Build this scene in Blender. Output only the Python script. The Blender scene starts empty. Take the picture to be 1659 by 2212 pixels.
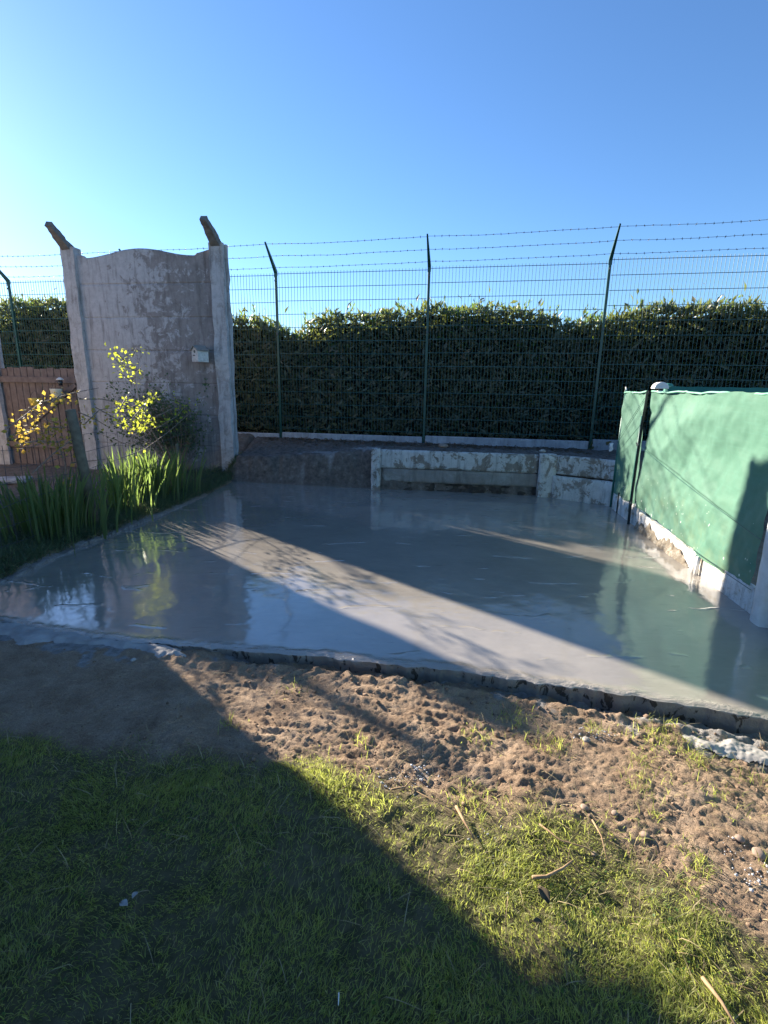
import bpy, math, random
import numpy as np
from mathutils import Vector, Matrix
R = math.radians
rng = np.random.default_rng(7)
random.seed(7)
S = bpy.context.scene
COL = S.collection

# ------------------------------------------------------------------ camera
FPX, NX, NY, CH = 1110.0, 760.0, 5600.0, 1.42        # focal length in photo units, nadir point, eye height above the slab
_d = Vector((NX-829.5, -(NY-1106), -FPX)); UP = (-_d).normalized()
_F = Vector((0, 0, -1)); _F = (_F-UP*_F.dot(UP)).normalized(); _Rt = _F.cross(UP)
CM = Matrix((_Rt, _F, UP))                            # camera -> world
cam_d = bpy.data.cameras.new('camera'); cam = bpy.data.objects.new('camera', cam_d); COL.objects.link(cam)
cam.matrix_world = Matrix.Translation((0, 0, CH)) @ CM.to_4x4()
cam_d.sensor_width = 36; cam_d.lens = FPX/2212*36; cam_d.clip_end = 2000; cam_d.clip_start = 0.05
S.camera = cam
S.render.resolution_x = 768; S.render.resolution_y = 1024

# ------------------------------------------------------------------ light
SUN_AZ, SUN_EL = 47.0, 19.6                           # degrees left of +Y, elevation
w = bpy.data.worlds.new('World'); S.world = w; w.use_nodes = True
nt = w.node_tree; bg = nt.nodes['Background']
sky = nt.nodes.new('ShaderNodeTexSky'); sky.sky_type = 'NISHITA'; sky.sun_disc = False
sky.sun_elevation = R(SUN_EL); sky.sun_rotation = R(-SUN_AZ); sky.altitude = 0
sky.air_density = 1.0; sky.dust_density = 0.15; sky.ozone_density = 6.5
nt.links.new(sky.outputs[0], bg.inputs[0]); bg.inputs[1].default_value = 0.064
sl = bpy.data.lights.new('sun', 'SUN'); sl.energy = 5.0; sl.angle = R(0.55); sl.color = (1, .90, .76)
so = bpy.data.objects.new('sun', sl); COL.objects.link(so)
sd = Vector((-math.sin(R(SUN_AZ))*math.cos(R(SUN_EL)), math.cos(R(SUN_AZ))*math.cos(R(SUN_EL)), math.sin(R(SUN_EL))))
so.rotation_euler = sd.to_track_quat('Z', 'Y').to_euler()
S.view_settings.view_transform = 'Standard'; S.view_settings.look = 'None'
S.view_settings.exposure = 1.9; S.view_settings.gamma = 1
S.render.engine = 'CYCLES'

# ------------------------------------------------------------------ helpers
def ray(x, y): return CM @ Vector((x-829.5, -(y-1106), -FPX))
def gp(x, y, z=0):                                    # photo point on a level plane
    r = ray(x, y); t = (z-CH)/r.z; return Vector((r.x*t, r.y*t, z))
def vp(x, y, P, ang):                                 # photo point on a vertical plane through P
    n = Vector((math.sin(R(ang)), -math.cos(R(ang)), 0)); r = ray(x, y); C = Vector((0, 0, CH))
    return C + r*(n.dot(Vector(P)-C)/n.dot(r))
def hsh(i, j, s):
    h = (i*374761393 + j*668265263 + s*1442695041) & 0xffffffff
    h = ((h ^ (h >> 13))*1274126177) & 0xffffffff
    return ((h ^ (h >> 16)) & 0xffff)/65535.0
def vnoise(x, y, s=0):
    x = np.asarray(x, float); y = np.asarray(y, float)
    i = np.floor(x).astype(np.int64); j = np.floor(y).astype(np.int64); u = x-i; v = y-j
    u = u*u*(3-2*u); v = v*v*(3-2*v)
    return ((hsh(i, j, s)*(1-u)+hsh(i+1, j, s)*u)*(1-v) + (hsh(i, j+1, s)*(1-u)+hsh(i+1, j+1, s)*u)*v)*2-1
def fbm(x, y, s=0, o=4):
    t = 0; a = 1
    for k in range(o): t = t+a*vnoise(x*2**k+k*17.3, y*2**k-k*9.1, s+k); a *= .5
    return t
def sm(a, b, x): t = np.clip((x-a)/(b-a), 0, 1); return t*t*(3-2*t)

def tag(o, label=None, cat=None, group=None, kind=None):
    if label: o['label'] = label
    if cat: o['category'] = cat
    if group: o['group'] = group
    if kind: o['kind'] = kind
    return o
def thing(name, label, cat, loc=(0, 0, 0), rz=0, group=None):
    o = bpy.data.objects.new(name, None); COL.objects.link(o); o.location = loc; o.rotation_euler = (0, 0, rz)
    o.empty_display_size = .2
    return tag(o, label, cat, group)
def link(name, me, mat, parent=None, smooth=False):
    if mat: me.materials.append(mat)
    if smooth: me.polygons.foreach_set('use_smooth', [True]*len(me.polygons))
    o = bpy.data.objects.new(name, me); COL.objects.link(o)
    if parent: o.parent = parent
    return o
def big(name, verts, faces, mat, parent=None, smooth=False):
    """verts (n,3) array, faces list of (m,k) arrays"""
    me = bpy.data.meshes.new(name); verts = np.asarray(verts, np.float32)
    me.vertices.add(len(verts)); me.vertices.foreach_set('co', verts.ravel())
    if not isinstance(faces, list): faces = [faces]
    faces = [np.asarray(f, np.int32) for f in faces]
    nl = sum(f.size for f in faces); npol = sum(len(f) for f in faces)
    me.loops.add(nl); me.polygons.add(npol)
    me.loops.foreach_set('vertex_index', np.concatenate([f.ravel() for f in faces]))
    st = []; c = 0
    for f in faces: st.append(c+np.arange(len(f))*f.shape[1]); c += f.size
    me.polygons.foreach_set('loop_start', np.concatenate(st).astype(np.int32))
    me.update(calc_edges=True); me.validate()
    return link(name, me, mat, parent, smooth)
def attr(o, name, vals):
    a = o.data.attributes.new(name, 'FLOAT', 'POINT'); a.data.foreach_set('value', np.asarray(vals, np.float32))
class MB:
    def __init__(s): s.v = []; s.f = []
    def add(s, v, f):
        b = len(s.v); s.v += [tuple(p) for p in v]; s.f += [tuple(i+b for i in q) for q in f]; return s
    def box(s, c, d, rot=None):
        c = Vector(c); v = []
        for sx in (-.5, .5):
            for sy in (-.5, .5):
                for sz in (-.5, .5):
                    p = Vector((sx*d[0], sy*d[1], sz*d[2]))
                    v.append((rot @ p if rot else p)+c)
        return s.add(v, [(0, 1, 3, 2), (4, 6, 7, 5), (0, 4, 5, 1), (2, 3, 7, 6), (0, 2, 6, 4), (1, 5, 7, 3)])
    def tube(s, pts, r, k=6, cap=True):
        pts = [Vector(p) for p in pts]; n = len(pts); rs = r if isinstance(r, (list, tuple)) else [r]*n
        b = []; prev = None
        for i, p in enumerate(pts):
            t = (pts[min(i+1, n-1)]-pts[max(i-1, 0)]).normalized()
            if prev is None: a = t.orthogonal().normalized()
            else: a = (prev-t*prev.dot(t)).normalized()
            prev = a; c = t.cross(a)
            for j in range(k):
                q = 2*math.pi*j/k; b.append(p+(a*math.cos(q)+c*math.sin(q))*rs[i])
        f = [(i*k+j, i*k+(j+1) % k, (i+1)*k+(j+1) % k, (i+1)*k+j) for i in range(n-1) for j in range(k)]
        if cap: f += [tuple(range(k))[::-1], tuple((n-1)*k+j for j in range(k))]
        return s.add(b, f)
    def build(s, name, mat, parent=None, smooth=False, bev=0, segs=1):
        me = bpy.data.meshes.new(name); me.from_pydata(s.v, [], s.f); me.update()
        o = link(name, me, mat, parent, smooth)
        if bev:
            m = o.modifiers.new('bevel', 'BEVEL'); m.width = bev; m.segments = segs; m.limit_method = 'ANGLE'
        return o

# node materials
def nmat(name):
    m = bpy.data.materials.new(name); m.use_nodes = True; t = m.node_tree
    return m, t, t.nodes['Principled BSDF']
def N(t, k, **kw):
    n = t.nodes.new(k)
    for a, b in kw.items():
        if a.startswith('i_'):
            key = a[2:]; key = int(key) if key.isdigit() else key.replace('_', ' ')
            n.inputs[key].default_value = b
        else: setattr(n, a, b)
    return n
def noise(t, vec, scale, detail=4, rough=.55, dist=0):
    n = N(t, 'ShaderNodeTexNoise'); n.inputs['Scale'].default_value = scale; n.inputs['Detail'].default_value = detail
    n.inputs['Roughness'].default_value = rough; n.inputs['Distortion'].default_value = dist
    t.links.new(vec, n.inputs['Vector']); return n.outputs[0]
def ramp(t, fac, stops):
    n = N(t, 'ShaderNodeValToRGB'); e = n.color_ramp.elements
    while len(e) < len(stops): e.new(.5)
    for q, (p, c) in zip(e, stops):
        q.position = p; q.color = (c[0], c[1], c[2], 1) if not isinstance(c, (int, float)) else (c, c, c, 1)
    t.links.new(fac, n.inputs[0]); return n.outputs[0]
def mix(t, fac, a, b, mode='MIX'):
    n = N(t, 'ShaderNodeMix', data_type='RGBA', blend_type=mode)
    for s, v in ((0, fac), (6, a), (7, b)):
        if hasattr(v, 'links'): t.links.new(v, n.inputs[s])
        elif s == 0: n.inputs[0].default_value = v
        else: n.inputs[s].default_value = (*v, 1) if len(v) == 3 else v
    return n.outputs[2]
def mth(t, op, a, b=0.0, c=0.0):
    n = N(t, 'ShaderNodeMath', operation=op)
    for s, v in ((0, a), (1, b), (2, c)):
        if hasattr(v, 'links'): t.links.new(v, n.inputs[s])
        else: n.inputs[s].default_value = v
    return n.outputs[0]
def bump(t, h, strength, dist, prev=None):
    n = N(t, 'ShaderNodeBump'); n.inputs['Strength'].default_value = strength; n.inputs['Distance'].default_value = dist
    t.links.new(h, n.inputs['Height'])
    if prev: t.links.new(prev, n.inputs['Normal'])
    return n.outputs[0]
def wpos(t, scale=(1, 1, 1)):
    g = N(t, 'ShaderNodeNewGeometry'); m = N(t, 'ShaderNodeMapping'); m.inputs['Scale'].default_value = scale
    t.links.new(g.outputs['Position'], m.inputs[0]); return m.outputs[0]
def sep(t, v, i):
    n = N(t, 'ShaderNodeSeparateXYZ'); t.links.new(v, n.inputs[0]); return n.outputs[i]
def L(t, a, b): t.links.new(a, b)

def simple(name, c1, c2=None, scale=30, rough=.7, bs=0, bd=.002, bscale=60, metal=0, spec=.5):
    m, t, p = nmat(name); P = wpos(t); c2 = c2 or c1
    L(t, ramp(t, noise(t, P, scale), [(.3, c1), (.7, c2)]), p.inputs['Base Color'])
    p.inputs['Roughness'].default_value = rough; p.inputs['Metallic'].default_value = metal
    p.inputs['Specular IOR Level'].default_value = spec
    if bs: L(t, bump(t, noise(t, P, bscale, 5), bs, bd), p.inputs['Normal'])
    return m
def leafmat(name, cols, trans=.5, rough=.45, tcol=None, patch=0):
    m, t, p = nmat(name); g = N(t, 'ShaderNodeNewGeometry')
    c = ramp(t, g.outputs['Random Per Island'], [(i/(max(1, len(cols)-1)), q) for i, q in enumerate(cols)])
    if patch: c = mix(t, mth(t, 'MULTIPLY', ramp(t, noise(t, wpos(t), 1.7, 4, .6), [(.42, 0), (.62, 1)]), patch), c, (.10, .09, .045))
    L(t, c, p.inputs['Base Color']); p.inputs['Roughness'].default_value = rough; p.inputs['Specular IOR Level'].default_value = .4
    tr = N(t, 'ShaderNodeBsdfTranslucent'); L(t, mix(t, .6, c, tcol or (.35, .5, .05)), tr.inputs[0])
    ms = N(t, 'ShaderNodeMixShader'); ms.inputs[0].default_value = trans
    L(t, p.outputs[0], ms.inputs[1]); L(t, tr.outputs[0], ms.inputs[2]); L(t, ms.outputs[0], t.nodes['Material Output'].inputs[0])
    return m

def weathered(name, base, base2, paint, dark, paint_lo=.5, paint_hi=.53, scale=5, seed=0, lichen=.0, fade=None):
    """concrete with flaking paint / lichen patches"""
    m, t, p = nmat(name); P = wpos(t); 
    mp = N(t, 'ShaderNodeMapping'); mp.inputs['Location'].default_value = (seed, seed*.7, seed*1.3); L(t, P, mp.inputs[0]); P2 = mp.outputs[0]
    b = ramp(t, noise(t, P2, 9, 6, .65), [(.3, base), (.7, base2)])
    n1 = noise(t, P2, scale, 9, .76, .5)
    f = n1
    if fade:                                            # (axis, at0, at1, weight): more bare patches one way along the thing
        ax, a0, a1, wt = fade
        mr = N(t, 'ShaderNodeMapRange'); mr.inputs[1].default_value = a0; mr.inputs[2].default_value = a1
        mr.inputs[3].default_value = -wt; mr.inputs[4].default_value = wt
        L(t, sep(t, P, ax), mr.inputs[0]); f = mth(t, 'ADD', n1, mr.outputs[0])
    pm = ramp(t, f, [(paint_lo, 0), (paint_hi, 1)])
    pc = ramp(t, noise(t, P2, 14, 5, .6), [(.3, [q*.8 for q in paint]), (.65, paint)])
    c = mix(t, pm, b, pc)
    st = noise(t, wpos(t, (12, 12, 1.6)), 1.3, 5, .6)
    c = mix(t, ramp(t, st, [(.5, 0), (.75, .7)]), c, dark)
    sp = noise(t, P2, 70, 3, .6); c = mix(t, ramp(t, sp, [(.62, 0), (.7, .6)]), c, dark)
    if lichen:
        c = mix(t, ramp(t, noise(t, P2, 7, 6, .7), [(.55, 0), (.66, lichen)]), c, (.30, .19, .04))
    L(t, c, p.inputs['Base Color']); p.inputs['Roughness'].default_value = .9; p.inputs['Specular IOR Level'].default_value = .25
    nb = bump(t, pm, .5, .003); nb = bump(t, noise(t, P2, 90, 6, .7), .5, .004, nb)
    nb = bump(t, noise(t, P2, 12, 4, .6), .4, .01, nb)
    L(t, nb, p.inputs['Normal']); return m

MAT = {}
MAT['wall'] = weathered('old_concrete', (.21, .185, .175), (.30, .275, .265), (.48, .46, .46), (.10, .085, .075), .46, .52, 5.5, 3, fade=(0, -4.4, -2.5, -.14))
MAT['pier'] = weathered('pier_concrete', (.30, .28, .27), (.40, .38, .37), (.50, .48, .475), (.12, .10, .09), .42, .5, 6, 11)
MAT['arm'] = simple('backlit_lichened_concrete', (.11, .105, .095), (.21, .195, .175), 22, .95, .6, .006, 50)  # lichen brown-grey, made darker to put backlit shade into the colour
MAT['ret_top'] = weathered('flaking_whitewash', (.20, .17, .14), (.29, .25, .21), (.58, .56, .53), (.10, .08, .065), .46, .49, 6, 5)
MAT['ret_low'] = weathered('bare_concrete', (.22, .20, .18), (.30, .275, .25), (.36, .34, .31), (.12, .10, .085), .5, .6, 3, 8)
MAT['ret_rend'] = weathered('dirty_whitewash', (.24, .21, .18), (.34, .30, .26), (.62, .60, .56), (.12, .10, .08), .46, .49, 5, 21)
MAT['base'] = weathered('white_base_board', (.42, .36, .27), (.55, .49, .38), (.78, .76, .72), (.24, .19, .13), .40, .47, 7, 15, lichen=.5)
MAT['kerb'] = weathered('kerb_concrete', (.30, .31, .33), (.40, .41, .43), (.46, .47, .49), (.16, .15, .14), .45, .55, 4, 2)
MAT['post_green'] = simple('green_coated_steel', (.008, .055, .045), (.012, .075, .06), 8, .35)
MAT['wire_green'] = simple('green_coated_wire', (.006, .07, .075), (.006, .09, .09), 8, .4)
MAT['barb'] = simple('galvanised_wire', (.06, .075, .085), (.09, .1, .11), 20, .5, metal=.3)
MAT['black'] = simple('black_painted_steel', (.01, .016, .016), (.02, .03, .03), 20, .35)
MAT['white'] = simple('white_paint', (.62, .6, .55), (.78, .77, .74), 12, .5, .3, .002, 60)
MAT['wood'] = simple('weathered_brown_wood', (.12, .09, .082), (.2, .155, .14), 14, .85, .5, .003, 60)
MAT['wood_post'] = simple('grey_round_post', (.10, .085, .06), (.19, .165, .115), 18, .9, .6, .004, 50)
MAT['stick'] = simple('dry_stick', (.20, .12, .06), (.34, .23, .13), 40, .85, .4, .001, 90)
MAT['branch'] = simple('vine_wood', (.16, .11, .08), (.30, .23, .18), 40, .8, .4, .001, 90)
MAT['birdhouse'] = simple('weathered_white_paint', (.42, .40, .37), (.66, .64, .6), 30, .8, .4, .003, 60)
MAT['yellow'] = simple('yellow_plastic', (.62, .45, .08), (.7, .52, .12), 6, .5)
MAT['cream'] = simple('cream_plastic', (.62, .58, .45), (.7, .66, .52), 6, .45)
MAT['cement'] = simple('splashed_cement', (.24, .22, .20), (.38, .36, .335), 9, .7, .35, .004, 45)
MAT['lump'] = simple('white_cement_lump', (.26, .24, .22), (.42, .40, .37), 30, .9, .8, .006, 70)
MAT['clod'] = simple('dry_clod', (.13, .085, .055), (.27, .185, .125), 25, .95, .6, .003, 90)
MAT['stone'] = simple('pinkish_stone', (.20, .14, .105), (.34, .25, .19), 40, .9, .5, .003, 60)
MAT['house'] = simple('house_render', (.34, .30, .27), (.42, .38, .34), 4, .9, .3, .004, 60)
MAT['roof'] = simple('roof_tile', (.16, .07, .05), (.24, .11, .08), 10, .85, .5, .01, 20)
MAT['glass'] = simple('window_glass', (.02, .025, .03), None, 4, .05)
MAT['hedge'] = leafmat('laurel_leaf', [(.045, .055, .036), (.085, .10, .06), (.065, .074, .05), (.15, .165, .11), (.14, .105, .07)], .32, .36, (.42, .50, .08), .5)
MAT['hedge2'] = leafmat('bramble_leaf', [(.03, .075, .018), (.05, .11, .025), (.04, .085, .02)], .5, .5, (.4, .6, .08))
MAT['core'] = simple('hedge_inner_shade', (.010, .013, .007), (.02, .02, .012), 12, 1, 1, .03, 20, spec=0)  # near-black: the shade inside the hedge is put into the colour
MAT['grass'] = leafmat('grass_blade', [(.14, .17, .05), (.20, .235, .07), (.26, .295, .085), (.31, .31, .12), (.38, .33, .18), (.16, .195, .055)], .55, .6, (.78, .86, .16))
MAT['drygrass'] = leafmat('dry_straw', [(.34, .26, .14), (.42, .34, .2), (.28, .2, .1)], .2, .8, (.5, .4, .2))
MAT['iris'] = leafmat('iris_blade', [(.06, .09, .045), (.09, .13, .06), (.065, .10, .055), (.17, .16, .08)], .5, .4, (.42, .62, .12))
MAT['vine'] = leafmat('vine_leaf', [(.30, .30, .04), (.42, .34, .06), (.50, .26, .06), (.25, .30, .05), (.45, .38, .10)], .55, .45, (.85, .6, .1))
MAT['shrub'] = leafmat('shrub_leaf', [(.16, .24, .03), (.24, .31, .04), (.30, .36, .05)], .55, .4, (.75, .8, .08))
MAT['dull'] = leafmat('dull_shrub_leaf', [(.05, .09, .05), (.08, .13, .07), (.10, .12, .06)], .35, .5, (.3, .4, .12))
MAT['pale'] = leafmat('variegated_leaf', [(.16, .22, .13), (.34, .38, .26), (.12, .18, .10)], .3, .5, (.5, .6, .3))

# ------------------------------------------------------------------ ground
BX = [gp(505, 1040), gp(640, 1047), gp(812, 1056), gp(990, 1062), gp(1165, 1071), gp(1325, 1092)]      # back edge of the slab
FXp = [(-300, 1322), (0, 1343), (150, 1368), (275, 1385), (700, 1418), (1000, 1450), (1330, 1497), (1659, 1552), (2250, 1652)]
FX = [gp(*q) for q in FXp]
LX = [Vector((-2.86, 3.0, 0)), gp(0, 1257), gp(170, 1180), gp(340, 1115), gp(430, 1076), BX[0]]
RB0, RB1 = gp(1640, 1335), gp(1330, 1102)                                                          # foot of the screened fence
FDIR = (RB1-RB0).normalized(); FANG = math.degrees(math.atan2(FDIR.y, FDIR.x)); FNRM = Vector((-FDIR.y, FDIR.x, 0))  # points to the slab (-x)
fx = np.array([p.x for p in FX]); fy = np.array([p.y for p in FX])
lx = np.array([p.x for p in LX]); ly = np.array([p.y for p in LX])
bx = np.array([p.x for p in BX]); by = np.array([p.y for p in BX])
yfront = lambda x: np.interp(x, fx, fy)
xleft = lambda y: np.interp(y, ly, lx)
yback = lambda x: np.interp(x, bx, by)
RW = (gp(812, 1056), gp(1165, 1070)); RANG = -8.0
def drop(x): return np.interp(x, [-2.2, -1.43, -.31, .42, 1.0, 1.8], [-.005, -.014, -.038, -.054, -.066, -.076])

def lawn(x, y):
    """>0 on the lawn"""
    b = np.interp(x, [-3.5, -1.67, -.9, -.33, .1, .45, .8, 1.0, 1.2, 1.6, 3], [1.9, 1.80, 1.74, 1.70, 1.64, 1.58, 1.42, 1.25, .95, .6, .2])
    return b-y + .10*fbm(x*3.1, y*3.1, 5, 3)
def height(x, y):
    f = yfront(x); dfr = f-y                                   # >0 in front of the slab
    base = drop(x)
    z = base*1.0 + .010*fbm(x*1.7, y*1.7, 1, 3)*np.clip(dfr*6, 0, 1)
    la = sm(-.1, .12, lawn(x, y)); soil = 1-la
    rough = .55+.45*sm(-.3, .5, fbm(x*2.2+3, y*2.2, 9, 2))
    rough = rough*(.35+.65*sm(-1.5, -.7, x+.5*dfr))             # the left is trodden smooth
    c1 = np.abs(fbm(x*9, y*11, 21, 3)); c2 = fbm(x*26, y*30, 31, 3)
    c3 = np.maximum(0, fbm(x*14+5, y*16, 61, 3)-.25)
    c4 = np.abs(fbm(x*42, y*46, 37, 3)); c5 = np.maximum(0, fbm(x*7+2, y*8, 63, 4)-.35)
    z = z + soil*(.35+.65*rough)*(.016*fbm(x*3.2, y*4, 22, 2)*rough+.0036*fbm(x*15+1.5*fbm(x*5, y*5, 24, 2), y*34, 23, 5)*rough+.0022*c2+.0035*fbm(x*48, y*60, 36, 2)+.0045*fbm(x*95, y*110, 35, 2)+.012*c5*rough*sm(0, .5, fbm(x*2.3, y*2.3, 65, 2))) + la*(.006*c2+.010+.012*fbm(x*6, y*6, 44, 2))
    z = z - soil*.6*(z-base)*np.exp(-((x-2.05)/.5)**2)*sm(.45, .2, dfr)
    # rake furrows
    z = z + soil*.006*np.sin((x*.5+y*1.2)*60+3*fbm(x*4, y*4, 3, 2))*sm(-.1, .5, fbm(x*3, y*3, 77, 2))*sm(-1.2, -.6, x)
    # rough torn edge close to the slab
    e = np.exp(-((dfr-.09)/.07)**2)*sm(-1.5, -1.2, x)
    z = z + e*(.022*np.abs(fbm(x*12, y*12, 51, 3))+.004)
    z = z - np.exp(-((dfr-.015)/.052)**2)*.055*sm(-1.4, -.6, x)*(.6+.5*fbm(x*6, x*0, 52, 3))
    # garden left of the slab
    xl = xleft(y); left = (xl-x)
    g = sm(0, .05, left)*sm(2.6, 2.9, y)
    zg = .012+.05*sm(0, .35, left)+.02*fbm(x*5, y*5, 12, 3)+.012*np.abs(fbm(x*17, y*17, 13, 3))
    z = z*(1-g)+zg*g
    # under the slab
    ins = (x > xl+.05) & (y > f+.05) & (y > 2.6-0*x)
    ins = ins | ((y > f+.05) & (x > -2.8) & (y < 3.2))
    yb = yback(x)
    zi = np.where(ins & (x > xl+.04), -.28, z)
    # bank behind
    db = y-yb-.10*sm(1.95, 2.1, x)
    lip = .06*fbm(x*4, x*0+3, 71, 3)
    bankh = np.interp(x, [-2.3, -2.0, -1.4, -.8, -.2, 3], [.34, .36, .40, .46, .53, .55])
    steep = np.where(x < -.15, .20+.10*fbm(x*3, x*0, 72, 3), .02)
    up = sm(-.03, 1, db/np.maximum(steep, .02))
    zb = bankh*up + sm(.25, 1.6, db)*(.43-bankh)+ .012*fbm(x*8, y*8, 73, 3)*up + .03*fbm(x*14, y*20, 74, 3)*up*(1-sm(.6, 1, up))*1.5
    zb = zb + .02*np.maximum(0, fbm(x*11, y*11, 75, 3))*up
    bk = (db > -.06) & (x > -2.38)
    z2 = np.where(bk, np.where(db < 0, np.where(ins, -.28+ (db+.06)/.06*.26, z), zb), zi)
    # left part behind the wall line stays low then rises to the fence
    yw = 8.2+.16*(-4.75-x)
    lowl = sm(-2.2, -2.5, x)*(~(ins & (x > xl+.03) & (y < 7.25))); z2 = z2*(1-lowl)+lowl*(np.where(y > 2.7, zg, z2)+sm(.1, 1.6, y-yw-.1)*.42) if True else z2
    return z2
def axis(a, b, fine0, fine1, st, mid=None):
    xs = list(np.arange(fine0, fine1+1e-6, st)); s = st
    x = fine1
    while x < b: s *= 1.22; x += s; xs.append(x)
    x = fine0; s = st
    while x > a: s *= 1.22; x -= s; xs.insert(0, x)
    return np.array(xs)
XS = axis(-70, 70, -3.1, 2.9, .0095)
y1 = np.concatenate([np.arange(.35, .9, .0125), np.arange(.9, 2.9, .0085)]); y2 = np.arange(2.95, 10.2, .03)
YS = axis(-40, .35, 0, .35, .05); YS = np.concatenate([axis(-40, .3, .25, .30, .03)[:-1], y1, y2]); YS = YS[YS < 10.2]
YS = np.unique(np.round(np.concatenate([YS[YS < .35], y1, y2, axis(10.2, 90, 10.2, 10.25, .05)]), 4))
GX, GY = np.meshgrid(XS, YS)
GZ = height(GX, GY)
nx, ny = len(XS), len(YS)
V = np.stack([GX, GY, GZ], -1).reshape(-1, 3)
ii = (np.arange(ny-1)[:, None]*nx+np.arange(nx-1)[None]).ravel()
ground_faces = np.stack([ii, ii+1, ii+1+nx, ii+nx], 1)

m, t, p = nmat('soil_and_turf'); P = wpos(t)
at = N(t, 'ShaderNodeAttribute', attribute_name='lawn'); bk = N(t, 'ShaderNodeAttribute', attribute_name='bank'); sp = N(t, 'ShaderNodeAttribute', attribute_name='cem')
soil = ramp(t, noise(t, P, 6, 8, .7), [(.28, (.27, .18, .115)), (.5, (.43, .305, .205)), (.72, (.56, .42, .30))])
soil = mix(t, ramp(t, noise(t, P, 160, 3, .7), [(.35, .5), (.6, 0)]), soil, (.12, .075, .05))
soil = mix(t, ramp(t, noise(t, P, 55, 5, .7), [(.6, 0), (.72, .5)]), soil, (.50, .38, .27))
turf = ramp(t, noise(t, P, 20, 6, .7), [(.35, (.10, .095, .045)), (.65, (.21, .175, .10))])
bank = ramp(t, noise(t, P, 14, 7, .7), [(.3, (.075, .064, .055)), (.55, (.17, .145, .125)), (.75, (.30, .265, .23))])
cem = ramp(t, noise(t, P, 30, 6, .7), [(.3, (.20, .18, .16)), (.7, (.42, .40, .38))])
c = mix(t, at.outputs['Fac'], soil, turf); c = mix(t, bk.outputs['Fac'], c, bank); c = mix(t, sp.outputs['Fac'], c, cem)
L(t, c, p.inputs['Base Color']); p.inputs['Roughness'].default_value = .95; p.inputs['Specular IOR Level'].default_value = .15
nb = bump(t, noise(t, P, 75, 10, .8), 1, .016); nb = bump(t, noise(t, P, 260, 4, .7), .8, .004, nb); L(t, nb, p.inputs['Normal'])
go = big('ground', V, ground_faces, m, None, True); tag(go, kind='structure')
attr(go, 'lawn', sm(-.1, .05, lawn(GX, GY)).ravel())
bankm = np.maximum(sm(-.08, 0, GY-yback(GX))*(GX > -2.4), sm(.0, .1, xleft(GY)-GX)*sm(2.75, 2.95, GY)*.85)
attr(go, 'bank', np.clip(bankm, 0, 1).ravel())
dfr = yfront(GX)-GY
cm_ = sm(.02, .3, fbm(GX*9, GY*9, 91, 4)+.55-dfr*5.0+.9*np.exp(-((GX-2.0)/.45)**2)-1.3*np.exp(-((GX+.2)/.8)**2))*(dfr > -.05)*sm(.55, .3, dfr)
blu = sm(.1, .5, fbm(GX*5, GY*9, 95, 3)+.5-4*np.abs(GY-yback(GX)-.28))*(GX > -1.3)*(GX < -.1)*.8
rim = sm(.09, .03, (xleft(GY)-GX)+.05*fbm(GX*12, GY*12, 97, 3))*(GX > xleft(GY)-.3)*(GX < xleft(GY)+.05)*sm(2.9, 3.0, GY)*sm(7.2, 5, GY)
attr(go, 'cem', np.clip(np.maximum(np.maximum(cm_, blu), rim), 0, 1).ravel())

# ------------------------------------------------------------------ slab
nu, nv = 520, 420
us = np.linspace(0, 1, nu)
tfr = np.linspace(0, 1, nu)**1
FU = np.stack([np.interp(us, np.linspace(0, 1, 200), np.interp(np.linspace(0, 1, 200), [0, 1], [-2.86, 2.52])), np.zeros(nu)], 1)
FU[:, 1] = yfront(FU[:, 0]); 
BU = np.stack([np.interp(us, [0, 1], [bx[0]-.02, bx[-1]+.12]), np.zeros(nu)], 1); BU[:, 1] = yback(BU[:, 0])+.03
vs = np.linspace(0, 1, nv)**1.35
UU, VV = np.meshgrid(us, vs)
Yc = FU[:, 1][None]*(1-VV)+BU[:, 1][None]*VV
XL = xleft(Yc); 
XR = RB0.x+(Yc-RB0.y)*(RB1.x-RB0.x)/(RB1.y-RB0.y)+.05
XL = XL+.012*fbm(Yc*9, Yc*0, 3, 3)
Xc = XL+(XR-XL)*UU
Yf = yfront(Xc)+.010*fbm(Xc*14, Xc*0, 8, 4)+.004*fbm(Xc*60, Xc*0+2, 81, 2); Yb = yback(Xc)+.05
Yc = Yf+(Yb-Yf)*VV
df = Yc-Yf
Zc = .0016*fbm(Xc*2.2, Yc*2.2, 41, 3)+.0006*fbm(Xc*9, Yc*9, 42, 3)
Zc += np.exp(-((df-.03)/.03)**2)*(.004+.004*fbm(Xc*16, Yc*26, 43, 3))      # trowelled lip
Zc -= .004*sm(.02, 0, df)
Zc += np.exp(-((Xc-XL)/.05)**2)*.004*np.abs(fbm(Xc*12, Yc*12, 44, 3))
top = np.stack([Xc, Yc, Zc], -1).reshape(-1, 3)
jj = (np.arange(nv-1)[:, None]*nu+np.arange(nu-1)[None]).ravel()
Fq = np.stack([jj, jj+1, jj+1+nu, jj+nu], 1)
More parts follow.
